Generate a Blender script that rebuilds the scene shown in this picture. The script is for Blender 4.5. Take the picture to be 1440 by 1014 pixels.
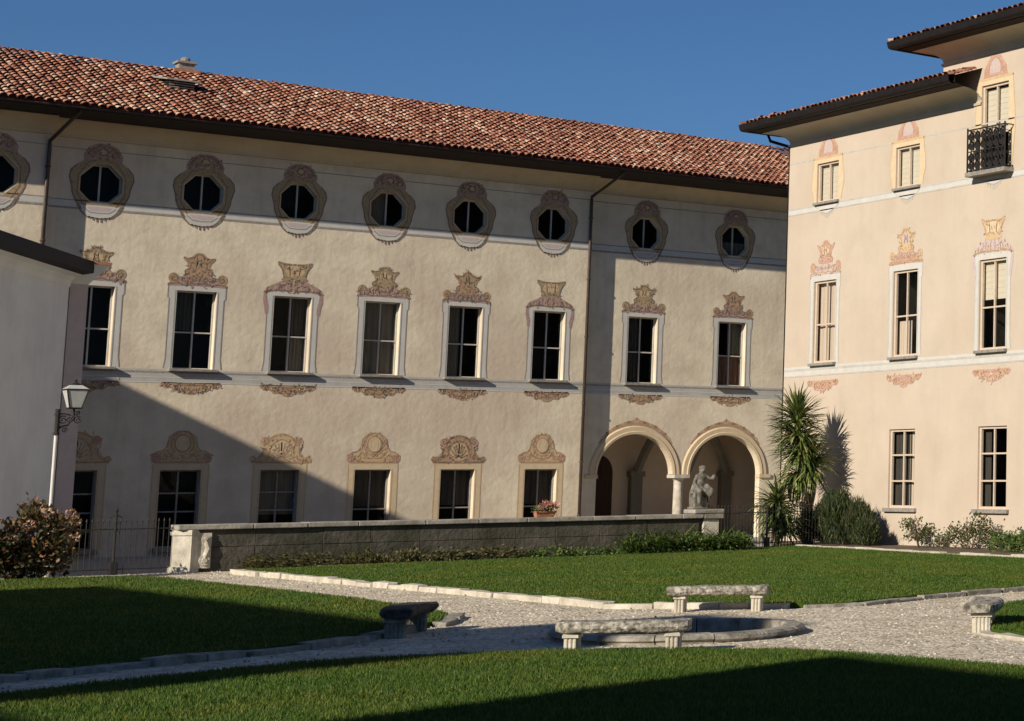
import bpy, bmesh, math, random
import numpy as np
from mathutils import Vector, Matrix, noise
from mathutils.geometry import tessellate_polygon

# ------------------------------------------------------------------ clear
for o in list(bpy.data.objects):
    bpy.data.objects.remove(o)
scene = bpy.context.scene
COL = scene.collection
random.seed(7)
R = math.radians

# ------------------------------------------------------------------ camera
CAM_H = 2.4
AXIS = 0.7697                      # angle of the optical axis against the facade normals
PITCH = R(7.38)
ROLL = -0.00585
FPX, PPX, PPY = 2740.76, 1822.8, 308.8     # focal length and optical centre, pixels of a 1440 wide frame
F = Vector((math.cos(AXIS) * math.cos(PITCH), math.sin(AXIS) * math.cos(PITCH), math.sin(PITCH)))
Rt = Vector((math.sin(AXIS), -math.cos(AXIS), 0))
Up = Rt.cross(F)
cx = Rt * math.cos(ROLL) + Up * math.sin(ROLL)
cy = -Rt * math.sin(ROLL) + Up * math.cos(ROLL)
cam_data = bpy.data.cameras.new('camera')
cam = bpy.data.objects.new('camera', cam_data)
COL.objects.link(cam)
m3 = Matrix((cx, cy, -F)).transposed()
cam.matrix_world = Matrix.Translation((0, 0, CAM_H)) @ m3.to_4x4()
cam_data.sensor_fit = 'HORIZONTAL'
cam_data.sensor_width = 36
cam_data.lens = FPX / 1440 * 36
cam_data.shift_x = (720 - PPX) / 1440
cam_data.shift_y = (PPY - 507) / 1440
cam_data.clip_end = 4000
scene.camera = cam

# ------------------------------------------------------------------ sky and sun
SUN_EL, SUN_AZ = R(25.0), R(19.0)          # AZ: angle between the sunlight and the long facade
SD = Vector((math.cos(SUN_AZ) * math.cos(SUN_EL), math.sin(SUN_AZ) * math.cos(SUN_EL), -math.sin(SUN_EL)))
world = bpy.data.worlds.new('World')
scene.world = world
world.use_nodes = True
wn = world.node_tree
bg = wn.nodes['Background']
sky = wn.nodes.new('ShaderNodeTexSky')
sky.sky_type = 'NISHITA'
sky.sun_disc = False
sky.sun_elevation = SUN_EL
sky.sun_rotation = math.atan2(-SD.x, -SD.y)
sky.altitude = 300
sky.air_density = 1.0
sky.dust_density = 0.0
sky.ozone_density = 9.0
wn.links.new(sky.outputs[0], bg.inputs[0])
bg.inputs[1].default_value = 0.055
sl = bpy.data.lights.new('sun', 'SUN')
sl.energy = 4.6
sl.angle = R(0.5)
sl.color = (1.0, 0.915, 0.79)
so = bpy.data.objects.new('sun', sl)
COL.objects.link(so)
so.location = (-40, -10, 60)
so.rotation_euler = SD.to_track_quat('-Z', 'Y').to_euler()
scene.view_settings.view_transform = 'Standard'
scene.view_settings.look = 'None'
scene.view_settings.exposure = 0.3
scene.view_settings.gamma = 1.0
scene.render.engine = 'CYCLES'

# ------------------------------------------------------------------ materials
MATS = {}
def new_mat(name):
    m = bpy.data.materials.new(name)
    m.use_nodes = True
    MATS[name] = m
    nt = m.node_tree
    return m, nt, nt.nodes, nt.links, nt.nodes['Principled BSDF']

def ramp(nd, stops):
    r = nd.new('ShaderNodeValToRGB')
    e = r.color_ramp.elements
    while len(e) < len(stops):
        e.new(0.5)
    for k, (p, c) in enumerate(stops):
        e[k].position = p
        e[k].color = (*c, 1)
    return r

def mat(name, cols, scale=3.0, detail=6, rough=0.85, bump=0.0, bscale=30, spec=0.3, big=None, stretch=None, fade=None, streak=None, metal=0.0):
    """noise mottled surface: cols are 2-4 tones spread over a noise; big = (tone, scale, amount) blotches"""
    m, nt, nd, lk, p = new_mat(name)
    tc = nd.new('ShaderNodeTexCoord')
    vec = tc.outputs['Object']
    if stretch:
        mp = nd.new('ShaderNodeMapping')
        mp.inputs['Scale'].default_value = stretch
        lk.new(vec, mp.inputs[0]); vec = mp.outputs[0]
    n = nd.new('ShaderNodeTexNoise')
    n.inputs['Scale'].default_value = scale
    n.inputs['Detail'].default_value = detail
    n.inputs['Roughness'].default_value = 0.62
    lk.new(vec, n.inputs['Vector'])
    k = len(cols)
    r = ramp(nd, [(0.28 + 0.44 * i / max(1, k - 1), c) for i, c in enumerate(cols)])
    lk.new(n.outputs[0], r.inputs[0])
    out = r.outputs[0]
    if big:
        n2 = nd.new('ShaderNodeTexNoise')
        n2.inputs['Scale'].default_value = big[1]
        n2.inputs['Detail'].default_value = 5
        lk.new(vec, n2.inputs['Vector'])
        r2 = ramp(nd, [(0.45, (0, 0, 0)), (0.7, (1, 1, 1))])
        lk.new(n2.outputs[0], r2.inputs[0])
        mu = nd.new('ShaderNodeMath'); mu.operation = 'MULTIPLY'
        mu.inputs[1].default_value = big[2]
        lk.new(r2.outputs[0], mu.inputs[0])
        mx = nd.new('ShaderNodeMix'); mx.data_type = 'RGBA'
        lk.new(mu.outputs[0], mx.inputs[0]); lk.new(out, mx.inputs[6])
        mx.inputs[7].default_value = (*big[0], 1)
        out = mx.outputs[2]
    if streak:                                 # rain runs and dirt down the wall
        ms = nd.new('ShaderNodeMapping'); ms.inputs['Scale'].default_value = (2.2, 2.2, .16)
        lk.new(vec, ms.inputs[0])
        n5 = nd.new('ShaderNodeTexNoise'); n5.inputs['Scale'].default_value = 1.6; n5.inputs['Detail'].default_value = 8
        n5.inputs['Roughness'].default_value = .65
        lk.new(ms.outputs[0], n5.inputs['Vector'])
        r5 = ramp(nd, [(.48, (1, 1, 1)), (.72, streak)])
        lk.new(n5.outputs[0], r5.inputs[0])
        x5 = nd.new('ShaderNodeMix'); x5.data_type = 'RGBA'; x5.blend_type = 'MULTIPLY'; x5.inputs[0].default_value = 1
        lk.new(out, x5.inputs[6]); lk.new(r5.outputs[0], x5.inputs[7])
        out = x5.outputs[2]
    if fade:                                   # worn away to the bare plaster in flecks
        n4 = nd.new('ShaderNodeTexNoise')
        n4.inputs['Scale'].default_value = 13
        n4.inputs['Detail'].default_value = 7
        n4.inputs['Roughness'].default_value = .7
        lk.new(vec, n4.inputs['Vector'])
        r4 = ramp(nd, [(.44, (0, 0, 0)), (.62, (1, 1, 1))])
        lk.new(n4.outputs[0], r4.inputs[0])
        m4 = nd.new('ShaderNodeMath'); m4.operation = 'MULTIPLY'; m4.inputs[1].default_value = fade
        lk.new(r4.outputs[0], m4.inputs[0])
        x4 = nd.new('ShaderNodeMix'); x4.data_type = 'RGBA'
        lk.new(m4.outputs[0], x4.inputs[0]); lk.new(out, x4.inputs[6])
        x4.inputs[7].default_value = (.63, .52, .39, 1)
        out = x4.outputs[2]
    lk.new(out, p.inputs['Base Color'])
    p.inputs['Roughness'].default_value = rough
    p.inputs['Specular IOR Level'].default_value = spec
    p.inputs['Metallic'].default_value = metal
    if bump:
        n3 = nd.new('ShaderNodeTexNoise')
        n3.inputs['Scale'].default_value = bscale
        n3.inputs['Detail'].default_value = 8
        lk.new(vec, n3.inputs['Vector'])
        b = nd.new('ShaderNodeBump')
        b.inputs['Strength'].default_value = 1.0
        b.inputs['Distance'].default_value = bump
        lk.new(n3.outputs[0], b.inputs['Height'])
        lk.new(b.outputs[0], p.inputs['Normal'])
    return m

PLA = mat('plaster_long_wing', [(.58, .492, .355), (.71, .61, .448), (.78, .68, .508)], scale=1.1, detail=12, bump=.014, bscale=5, big=((.55, .435, .33), .3, .7), streak=(.91, .89, .87))
PLB = mat('plaster_tall_wing', [(.485, .403, .312), (.53, .44, .342), (.555, .462, .36)], scale=.8, detail=10, bump=.006, bscale=6, big=((.49, .397, .30), .35, .6), streak=(.965, .96, .95))
PLC = mat('plaster_grey', [(.74, .73, .68), (.82, .81, .76), (.86, .85, .80)], scale=.9, detail=10, bump=.012, bscale=6, big=((.70, .66, .63), .5, .6), streak=(.94, .935, .925))
PINK = mat('paint_pink_band', [(.50, .41, .395), (.60, .50, .48)], scale=3, bump=.004, fade=.3)
COVE = mat('paint_cove', [(.50, .38, .22), (.60, .48, .31), (.56, .46, .33)], scale=1.2, detail=8, big=((.45, .30, .18), .6, .5))
GREY = mat('paint_grey_band', [(.34, .33, .30), (.43, .42, .385), (.48, .465, .42)], scale=2.2, detail=9, fade=.35)
GREYL = mat('paint_grey_light', [(.49, .475, .435), (.585, .565, .515)], scale=3, detail=9, fade=.3)
GREYD = mat('paint_grey_dark', [(.20, .18, .155), (.32, .29, .25)], scale=8, fade=.22)
OCHRE = mat('paint_ochre', [(.44, .285, .14), (.56, .40, .22), (.50, .335, .18)], scale=6, detail=9, fade=.25)
OCHL = mat('paint_ochre_light', [(.56, .42, .255), (.66, .52, .34)], scale=5, detail=9, fade=.22)
BROWN = mat('paint_brown', [(.24, .135, .07), (.42, .265, .15), (.33, .20, .12)], scale=11, detail=9, fade=.2)
OLIVE = mat('paint_olive', [(.19, .13, .065), (.37, .27, .145), (.28, .20, .11)], scale=10, detail=9, fade=.22)
MAUVE = mat('paint_mauve', [(.22, .12, .10), (.39, .245, .21), (.31, .19, .175)], scale=11, detail=9, fade=.22)
ROSE = mat('paint_rose', [(.40, .20, .145), (.54, .33, .25)], scale=10, detail=9, fade=.22)
LINE = mat('paint_line', [(.13, .085, .062), (.23, .155, .115)], scale=12, fade=.22)
LILAC = mat('paint_lilac', [(.44, .35, .345), (.53, .43, .415)], scale=9, fade=.25)
WHITE = mat('painted_timber', [(.40, .37, .33), (.52, .485, .43)], scale=6, rough=.6, bump=.002)
CREAMW = mat('painted_timber_warm', [(.52, .41, .31), (.62, .50, .38)], scale=6, rough=.6)
SILL = mat('sill_stone', [(.16, .145, .125), (.26, .235, .20), (.33, .30, .26)], scale=7, bump=.006, bscale=25)
IRON = mat('wrought_iron', [(.014, .012, .011), (.032, .027, .023)], scale=14, rough=.6, spec=.35)
GUT = mat('dark_gutter', [(.009, .007, .006), (.018, .014, .012)], scale=5, rough=.6, spec=.2)
PIPE = mat('downpipe_copper', [(.045, .03, .022), (.09, .06, .045)], scale=5, rough=.5, spec=.4)
SOF = mat('soffit_timber', [(.018, .013, .010), (.040, .028, .02)], scale=2, stretch=(1, 8, 8))
STONE = mat('old_limestone', [(.19, .17, .14), (.33, .30, .245), (.43, .395, .325)], scale=6, detail=9, bump=.02, bscale=18, big=((.10, .09, .065), 3.2, .85))
STONEL = mat('pale_limestone', [(.42, .375, .30), (.55, .50, .405), (.61, .555, .455)], scale=5, detail=9, bump=.015, bscale=22, big=((.30, .26, .19), 2.4, .65))
LICHEN = mat('lichened_stone', [(.05, .042, .034), (.20, .18, .14), (.46, .42, .34), (.60, .55, .46)], scale=13, detail=10, bump=.03, bscale=16, big=((.04, .035, .028), 7, .8))
WALLST = mat('mossy_wall', [(.045, .040, .030), (.085, .075, .058), (.125, .11, .085)], scale=2.2, detail=10, bump=.03, bscale=9, big=((.028, .034, .014), .9, .8))
COPING = mat('coping_stone', [(.22, .20, .165), (.34, .31, .26), (.42, .39, .33)], scale=5, detail=9, bump=.012, bscale=20, big=((.10, .095, .07), 2, .6))
STATUE = mat('statue_stone', [(.08, .074, .062), (.19, .172, .142), (.29, .265, .22)], scale=9, detail=9, bump=.02, bscale=22, big=((.06, .055, .045), 6, .8))
ROOM = mat('painted_dark_room', [(.012, .010, .009), (.022, .018, .015)], scale=1)  # unlit depth of the rooms put into a near-black colour
CURT = mat('curtain_cloth', [(.50, .40, .31), (.60, .49, .385)], scale=2, stretch=(9, 9, .4))
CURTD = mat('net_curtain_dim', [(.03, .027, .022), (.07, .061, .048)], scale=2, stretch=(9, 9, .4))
BLIND = mat('cream_blind', [(.58, .51, .39), (.64, .565, .44)], scale=2, stretch=(1, 1, 12))
DOORW = mat('dark_door_wood', [(.035, .018, .012), (.07, .035, .022)], scale=3, stretch=(6, 6, .6))
YARD = mat('yard_paving', [(.34, .31, .27), (.46, .43, .37)], scale=2, detail=9, bump=.01, bscale=15)
EARTH = mat('earth', [(.07, .05, .033), (.12, .09, .06), (.16, .12, .08)], scale=4, detail=9, bump=.03, bscale=14)
GROUND = mat('field_ground', [(.06, .075, .03), (.11, .11, .055)], scale=.05)
TRUNK = mat('palm_trunk', [(.16, .12, .085), (.30, .24, .17)], scale=7, bump=.03, bscale=14, stretch=(1, 1, 3))
STEM = mat('woody_stem', [(.07, .05, .032), (.14, .10, .07)], scale=9)
POT = mat('terracotta_pot', [(.30, .13, .07), (.42, .20, .11)], scale=6)
PIERM = mat('pier_plaster', [(.26, .23, .185), (.34, .30, .245)], scale=2, detail=9, bump=.01, bscale=9, big=((.18, .16, .13), 1.5, .6))
PETAL = mat('flower_petals', [(.52, .16, .14), (.70, .34, .30), (.78, .52, .47)], scale=18)
LAMPG = mat('lantern_glass', [(.42, .42, .38), (.55, .54, .50)], scale=4, rough=.35, spec=.5)
INNER = mat('loggia_plaster', [(.60, .48, .36), (.70, .57, .43)], scale=.9, detail=9, bump=.008, bscale=6, big=((.54, .41, .30), .5, .5))

def glass_mat():
    m, nt, nd, lk, p = new_mat('window_glass')
    out = nd['Material Output']
    tr = nd.new('ShaderNodeBsdfTransparent')
    tr.inputs[0].default_value = (.92, .93, .92, 1)
    gl = nd.new('ShaderNodeBsdfGlossy')
    gl.inputs['Roughness'].default_value = .03
    gl.inputs[0].default_value = (.75, .75, .72, 1)
    tc = nd.new('ShaderNodeTexCoord')
    nz = nd.new('ShaderNodeTexNoise'); nz.inputs['Scale'].default_value = 2.2
    lk.new(tc.outputs['Object'], nz.inputs['Vector'])
    b = nd.new('ShaderNodeBump'); b.inputs['Distance'].default_value = .006
    lk.new(nz.outputs[0], b.inputs['Height']); lk.new(b.outputs[0], gl.inputs['Normal'])
    lw_ = nd.new('ShaderNodeLayerWeight'); lw_.inputs[0].default_value = .5
    pw = nd.new('ShaderNodeMath'); pw.operation = 'POWER'; pw.inputs[1].default_value = 4
    lk.new(lw_.outputs['Facing'], pw.inputs[0])
    ma = nd.new('ShaderNodeMath'); ma.operation = 'MULTIPLY_ADD'; ma.inputs[1].default_value = .85; ma.inputs[2].default_value = .008
    lk.new(pw.outputs[0], ma.inputs[0])
    mx = nd.new('ShaderNodeMixShader')
    lk.new(ma.outputs[0], mx.inputs[0]); lk.new(tr.outputs[0], mx.inputs[1]); lk.new(gl.outputs[0], mx.inputs[2])
    lk.new(mx.outputs[0], out.inputs[0])
    return m
DIMC = mat('olive_curtain', [(.10, .092, .07), (.19, .17, .13)], scale=2, stretch=(9, 9, .4))  # curtain tone between the pale cloth and the darker net
REDREFL = mat('brown_reflection', [(.10, .055, .04), (.20, .12, .085)], scale=2.5, stretch=(5, 5, .8))  # reddish reflection in the glass, put into a sheet of colour
PIL = mat('loggia_pilaster', [(.17, .15, .11), (.24, .21, .16)], scale=1.5, detail=8)
POLE = mat('pale_painted_pole', [(.58, .55, .49), (.68, .65, .58)], scale=4, rough=.5)
GLASS = glass_mat()

def tile_mat():
    """every tile takes its own tone: object random for the single tiles, island random inside the joined ones"""
    m, nt, nd, lk, p = new_mat('roof_tile_clay')
    oi = nd.new('ShaderNodeObjectInfo')
    ge = nd.new('ShaderNodeNewGeometry')
    ad = nd.new('ShaderNodeMath'); ad.operation = 'ADD'
    lk.new(oi.outputs['Random'], ad.inputs[0]); lk.new(ge.outputs['Random Per Island'], ad.inputs[1])
    fr = nd.new('ShaderNodeMath'); fr.operation = 'FRACT'
    lk.new(ad.outputs[0], fr.inputs[0])
    r = ramp(nd, [(0, (.22, .085, .058)), (.2, (.35, .14, .088)), (.45, (.43, .19, .12)), (.68, (.48, .245, .16)), (.86, (.52, .31, .215)), (.96, (.57, .41, .305)), (1, (.62, .49, .38))])
    lk.new(fr.outputs[0], r.inputs[0])
    tc = nd.new('ShaderNodeTexCoord')
    n = nd.new('ShaderNodeTexNoise'); n.inputs['Scale'].default_value = 7; n.inputs['Detail'].default_value = 8
    lk.new(ge.outputs['Position'], n.inputs['Vector'])
    r2 = ramp(nd, [(.33, (.45, .42, .40)), (.62, (1.15, 1.12, 1.08))])
    lk.new(n.outputs[0], r2.inputs[0])
    mx = nd.new('ShaderNodeMix'); mx.data_type = 'RGBA'; mx.blend_type = 'MULTIPLY'
    mx.inputs[0].default_value = 1
    lk.new(r.outputs[0], mx.inputs[6]); lk.new(r2.outputs[0], mx.inputs[7])
    n6 = nd.new('ShaderNodeTexNoise'); n6.inputs['Scale'].default_value = .32; n6.inputs['Detail'].default_value = 6
    lk.new(ge.outputs['Position'], n6.inputs['Vector'])
    r6 = ramp(nd, [(.36, (.80, .72, .70)), (.5, (1.05, 1.0, .97)), (.66, (1.12, 1.18, 1.15))])
    lk.new(n6.outputs[0], r6.inputs[0])
    x6 = nd.new('ShaderNodeMix'); x6.data_type = 'RGBA'; x6.blend_type = 'MULTIPLY'; x6.inputs[0].default_value = 1
    lk.new(mx.outputs[2], x6.inputs[6]); lk.new(r6.outputs[0], x6.inputs[7])
    lk.new(x6.outputs[2], p.inputs['Base Color'])
    p.inputs['Roughness'].default_value = .85
    return m
TILE = tile_mat()
TILEBED = mat('tile_bed', [(.17, .07, .05), (.27, .12, .085)], scale=6)

def leaf_mat(name, stops, trans=.25, rough=.5, patch=None):
    m, nt, nd, lk, p = new_mat(name)
    ge = nd.new('ShaderNodeNewGeometry')
    r = ramp(nd, stops)
    lk.new(ge.outputs['Random Per Island'], r.inputs[0])
    col = r.outputs[0]
    if patch:                                  # worn, dry and lush places
        n = nd.new('ShaderNodeTexNoise'); n.inputs['Scale'].default_value = patch[0]; n.inputs['Detail'].default_value = 7
        lk.new(ge.outputs['Position'], n.inputs['Vector'])
        rp = ramp(nd, [(.34, patch[1]), (.5, (1, 1, 1)), (.68, patch[2])])
        lk.new(n.outputs[0], rp.inputs[0])
        mp = nd.new('ShaderNodeMix'); mp.data_type = 'RGBA'; mp.blend_type = 'MULTIPLY'; mp.inputs[0].default_value = 1
        lk.new(col, mp.inputs[6]); lk.new(rp.outputs[0], mp.inputs[7]); col = mp.outputs[2]
    lk.new(col, p.inputs['Base Color'])
    p.inputs['Roughness'].default_value = rough
    p.inputs['Specular IOR Level'].default_value = .3
    if trans:
        t = nd.new('ShaderNodeBsdfTranslucent')
        lk.new(col, t.inputs[0])
        mx = nd.new('ShaderNodeMixShader'); mx.inputs[0].default_value = trans
        out = nd['Material Output']
        lk.new(p.outputs[0], mx.inputs[1]); lk.new(t.outputs[0], mx.inputs[2]); lk.new(mx.outputs[0], out.inputs[0])
    return m
YUC = leaf_mat('yucca_leaf', [(0, (.035, .065, .018)), (.45, (.095, .14, .035)), (.8, (.20, .24, .065)), (1, (.38, .35, .14))], .25, .38)
ROSM = leaf_mat('rosemary_leaf', [(0, (.018, .032, .010)), (.5, (.04, .06, .02)), (.9, (.085, .10, .035)), (1, (.19, .15, .06))])
ROSE_L = leaf_mat('rose_leaf', [(0, (.03, .05, .016)), (.6, (.075, .10, .035)), (.9, (.16, .14, .05)), (1, (.30, .12, .07))])
HYD = leaf_mat('autumn_leaf', [(0, (.020, .026, .010)), (.4, (.05, .055, .02)), (.7, (.14, .085, .03)), (.9, (.26, .125, .05)), (1, (.40, .20, .09))])
HEAD = leaf_mat('faded_flower', [(0, (.26, .13, .07)), (.5, (.42, .25, .15)), (1, (.56, .42, .28))])
BORDER = leaf_mat('border_leaf', [(0, (.035, .07, .015)), (.6, (.085, .145, .03)), (1, (.19, .22, .06))])
CREEP = leaf_mat('creeping_leaf', [(0, (.04, .05, .016)), (.5, (.08, .085, .03)), (1, (.19, .14, .06))])
GRASSB = leaf_mat('grass_blade', [(0, (.030, .064, .006)), (.5, (.060, .112, .010)), (.85, (.10, .155, .016)), (1, (.19, .18, .035))], .2, .6, (.45, (1.35, 1.05, 1.0), (.72, .92, .8)))
LAWN = mat('lawn_turf', [(.028, .052, .006), (.05, .085, .009), (.075, .11, .013)], scale=1.4, detail=10, bump=.03, bscale=40, spec=.1)

def gravel_mat():
    m, nt, nd, lk, p = new_mat('gravel')
    tc = nd.new('ShaderNodeTexCoord')
    v = nd.new('ShaderNodeTexVoronoi'); v.inputs['Scale'].default_value = 16
    lk.new(tc.outputs['Object'], v.inputs['Vector'])
    sx = nd.new('ShaderNodeSeparateColor'); lk.new(v.outputs['Color'], sx.inputs[0])
    r = ramp(nd, [(0, (.34, .285, .205)), (.3, (.57, .49, .36)), (.7, (.70, .61, .46)), (1, (.82, .73, .57))])
    lk.new(sx.outputs[0], r.inputs[0])
    n = nd.new('ShaderNodeTexNoise'); n.inputs['Scale'].default_value = 1.1; n.inputs['Detail'].default_value = 8
    lk.new(tc.outputs['Object'], n.inputs['Vector'])
    r2 = ramp(nd, [(.3, (.74, .70, .65)), (.6, (1, 1, 1))])
    lk.new(n.outputs[0], r2.inputs[0])
    mx = nd.new('ShaderNodeMix'); mx.data_type = 'RGBA'; mx.blend_type = 'MULTIPLY'; mx.inputs[0].default_value = 1
    lk.new(r.outputs[0], mx.inputs[6]); lk.new(r2.outputs[0], mx.inputs[7])
    lk.new(mx.outputs[2], p.inputs['Base Color'])
    p.inputs['Roughness'].default_value = .95
    b = nd.new('ShaderNodeBump'); b.inputs['Distance'].default_value = .025; b.invert = True
    lk.new(v.outputs['Distance'], b.inputs['Height']); lk.new(b.outputs[0], p.inputs['Normal'])
    return m
GRAVEL = gravel_mat()
PEBBLE = leaf_mat('pebble', [(0, (.20, .165, .12)), (.4, (.55, .475, .355)), (.8, (.72, .63, .485)), (1, (.84, .75, .60))], 0, .9)
def water_mat():
    m, nt, nd, lk, p = new_mat('still_water')
    p.inputs['Base Color'].default_value = (.008, .010, .012, 1)
    p.inputs['Roughness'].default_value = .04
    return m
WATER = water_mat()

# ------------------------------------------------------------------ builders
def I4(): return Matrix.Identity(4)
def tag(o, label=None, cat=None, group=None, kind=None):
    if label: o['label'] = label
    if cat: o['category'] = cat
    if group: o['group'] = group
    if kind: o['kind'] = kind
    return o

def empty(name, loc, label=None, cat=None, group=None, rz=0):
    o = bpy.data.objects.new(name, None)
    COL.objects.link(o)
    o.location = loc
    o.rotation_euler = (0, 0, rz)
    o.empty_display_size = .3
    return tag(o, label, cat, group)

class MB:
    """collects faces of several materials for one mesh"""
    def __init__(s):
        s.v = []; s.f = []; s.m = []; s.mats = []
    def mi(s, mt):
        if mt not in s.mats: s.mats.append(mt)
        return s.mats.index(mt)
    def add(s, vs, fs, mt):
        b = len(s.v)
        s.v += [tuple(q) for q in vs]
        k = s.mi(mt)
        for q in fs:
            s.f.append(tuple(b + i for i in q)); s.m.append(k)
    def box(s, x0, x1, y0, y1, z0, z1, mt, fm=None):
        vs = [(x, y, z) for x in (x0, x1) for y in (y0, y1) for z in (z0, z1)]
        if fm: vs = [fm(*q) for q in vs]
        s.add(vs, [(0, 1, 3, 2), (4, 6, 7, 5), (0, 4, 5, 1), (2, 3, 7, 6), (0, 2, 6, 4), (1, 5, 7, 3)], mt)
    def poly(s, pts, mt, fm, d, holes=()):
        loops = [[Vector((x, y, 0)) for x, y in pts]] + [[Vector((x, y, 0)) for x, y in h] for h in holes]
        flat = [q for l in loops for q in l]
        tri = tessellate_polygon(loops)
        s.add([fm(q.x, q.y, d) for q in flat], tri, mt)
    def ribbon(s, pts, w, mt, fm, d, taper=True):
        n = len(pts); vs = []
        for i, (x, y) in enumerate(pts):
            a = pts[max(0, i - 1)]; b = pts[min(n - 1, i + 1)]
            tx, ty = b[0] - a[0], b[1] - a[1]
            l = math.hypot(tx, ty) or 1
            k = w * .5 * ((.45 + .55 * math.sin(math.pi * (i + .6) / (n + .2))) if taper else 1)
            vs += [fm(x - ty / l * k, y + tx / l * k, d), fm(x + ty / l * k, y - tx / l * k, d)]
        s.add(vs, [(2 * i, 2 * i + 1, 2 * i + 3, 2 * i + 2) for i in range(n - 1)], mt)
    def tube(s, pts, r, mt, n=8, caps=True):
        P = [Vector(q) for q in pts]; k = len(P); rings = []
        rr = r if hasattr(r, '__len__') else [r] * k
        for i, q in enumerate(P):
            t = (P[min(k - 1, i + 1)] - P[max(0, i - 1)]).normalized()
            a = t.cross(Vector((0, 0, 1)) if abs(t.z) < .9 else Vector((1, 0, 0))).normalized()
            b = t.cross(a)
            rings.append([q + (a * math.cos(2 * math.pi * j / n) + b * math.sin(2 * math.pi * j / n)) * rr[i] for j in range(n)])
        fs = [(i * n + j, i * n + (j + 1) % n, (i + 1) * n + (j + 1) % n, (i + 1) * n + j) for i in range(k - 1) for j in range(n)]
        if caps: fs += [tuple(range(n)), tuple((k - 1) * n + j for j in range(n))]
        s.add([q for g in rings for q in g], fs, mt)
    def lathe(s, prof, c, mt, n=16):
        vs = [(c[0] + r * math.cos(2 * math.pi * j / n), c[1] + r * math.sin(2 * math.pi * j / n), c[2] + z) for r, z in prof for j in range(n)]
        k = len(prof)
        fs = [(i * n + j, i * n + (j + 1) % n, (i + 1) * n + (j + 1) % n, (i + 1) * n + j) for i in range(k - 1) for j in range(n)]
        fs += [tuple(range(n)), tuple((k - 1) * n + j for j in range(n))]
        s.add(vs, fs, mt)
    def build(s, name, parent=None, smooth=False, bevel=0):
        me = bpy.data.meshes.new(name)
        me.from_pydata(s.v, [], s.f)
        for mt in s.mats: me.materials.append(mt)
        me.polygons.foreach_set('material_index', s.m)
        bm = bmesh.new(); bm.from_mesh(me)
        bmesh.ops.recalc_face_normals(bm, faces=bm.faces)
        bm.to_mesh(me); bm.free()
        if smooth:
            me.polygons.foreach_set('use_smooth', [True] * len(me.polygons))
        o = bpy.data.objects.new(name, me)
        COL.objects.link(o)
        if bevel:
            md = o.modifiers.new('bevel', 'BEVEL'); md.width = bevel; md.segments = 2
        if parent: attach(o, parent)
        return o

def attach(o, parent):
    """child meshes are written in world coordinates, so the parent's own place is cancelled"""
    o.parent = parent
    if parent.type == 'EMPTY' and not parent.get('_local'):
        o.matrix_parent_inverse = (Matrix.Translation(parent.location) @ Matrix.Rotation(parent.rotation_euler.z, 4, 'Z')).inverted()

def np_mesh(name, V, Fc, mt, parent=None, smooth=False):
    """big triangle or quad meshes straight from numpy arrays"""
    me = bpy.data.meshes.new(name)
    V = np.asarray(V, dtype=np.float32); Fc = np.asarray(Fc, dtype=np.int32)
    k = Fc.shape[1]
    me.vertices.add(len(V)); me.vertices.foreach_set('co', V.ravel())
    me.loops.add(Fc.size); me.loops.foreach_set('vertex_index', Fc.ravel())
    me.polygons.add(len(Fc))
    me.polygons.foreach_set('loop_start', np.arange(len(Fc), dtype=np.int32) * k)
    me.polygons.foreach_set('loop_total', np.full(len(Fc), k, dtype=np.int32))
    me.materials.append(mt)
    me.update(calc_edges=True); me.validate()
    if smooth: me.polygons.foreach_set('use_smooth', np.ones(len(Fc), dtype=bool))
    o = bpy.data.objects.new(name, me)
    COL.objects.link(o)
    if parent: attach(o, parent)
    return o

def loft(mb, prof, path, mt, closed_prof=False):
    """profile (outward offset, z) swept along a ground path; outward is to the left of travel, corners mitred"""
    P = [Vector((x, y)) for x, y in path]; n = len(P); k = len(prof); vs = []
    for i, p in enumerate(P):
        ns = []
        if i > 0: d = (P[i] - P[i - 1]).normalized(); ns.append(Vector((-d.y, d.x)))
        if i < n - 1: d = (P[i + 1] - P[i]).normalized(); ns.append(Vector((-d.y, d.x)))
        m = ns[0] if len(ns) == 1 else (ns[0] + ns[1]) / (1 + ns[0].dot(ns[1]))
        for o, z in prof: vs.append((p.x + m.x * o, p.y + m.y * o, z))
    kk = k if closed_prof else k - 1
    fs = [(i * k + j, i * k + (j + 1) % k, (i + 1) * k + (j + 1) % k, (i + 1) * k + j) for i in range(n - 1) for j in range(kk)]
    if closed_prof: fs += [tuple(range(k)), tuple((n - 1) * k + j for j in range(k))]
    mb.add(vs, fs, mt)

def rect(u0, u1, h0, h1): return [(u0, h0), (u1, h0), (u1, h1), (u0, h1)]
def ngon(cu, ch, rx, ry, n=8, ph=None):
    ph = math.pi / n if ph is None else ph
    return [(cu + rx * math.cos(2 * math.pi * k / n + ph), ch + ry * math.sin(2 * math.pi * k / n + ph)) for k in range(n)]
def octo(cu, ch, w, h, c=.31):
    return [(cu - w + 2 * w * c, ch - h), (cu + w - 2 * w * c, ch - h), (cu + w, ch - h + 2 * h * c), (cu + w, ch + h - 2 * h * c),
            (cu + w - 2 * w * c, ch + h), (cu - w + 2 * w * c, ch + h), (cu - w, ch + h - 2 * h * c), (cu - w, ch - h + 2 * h * c)]

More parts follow.
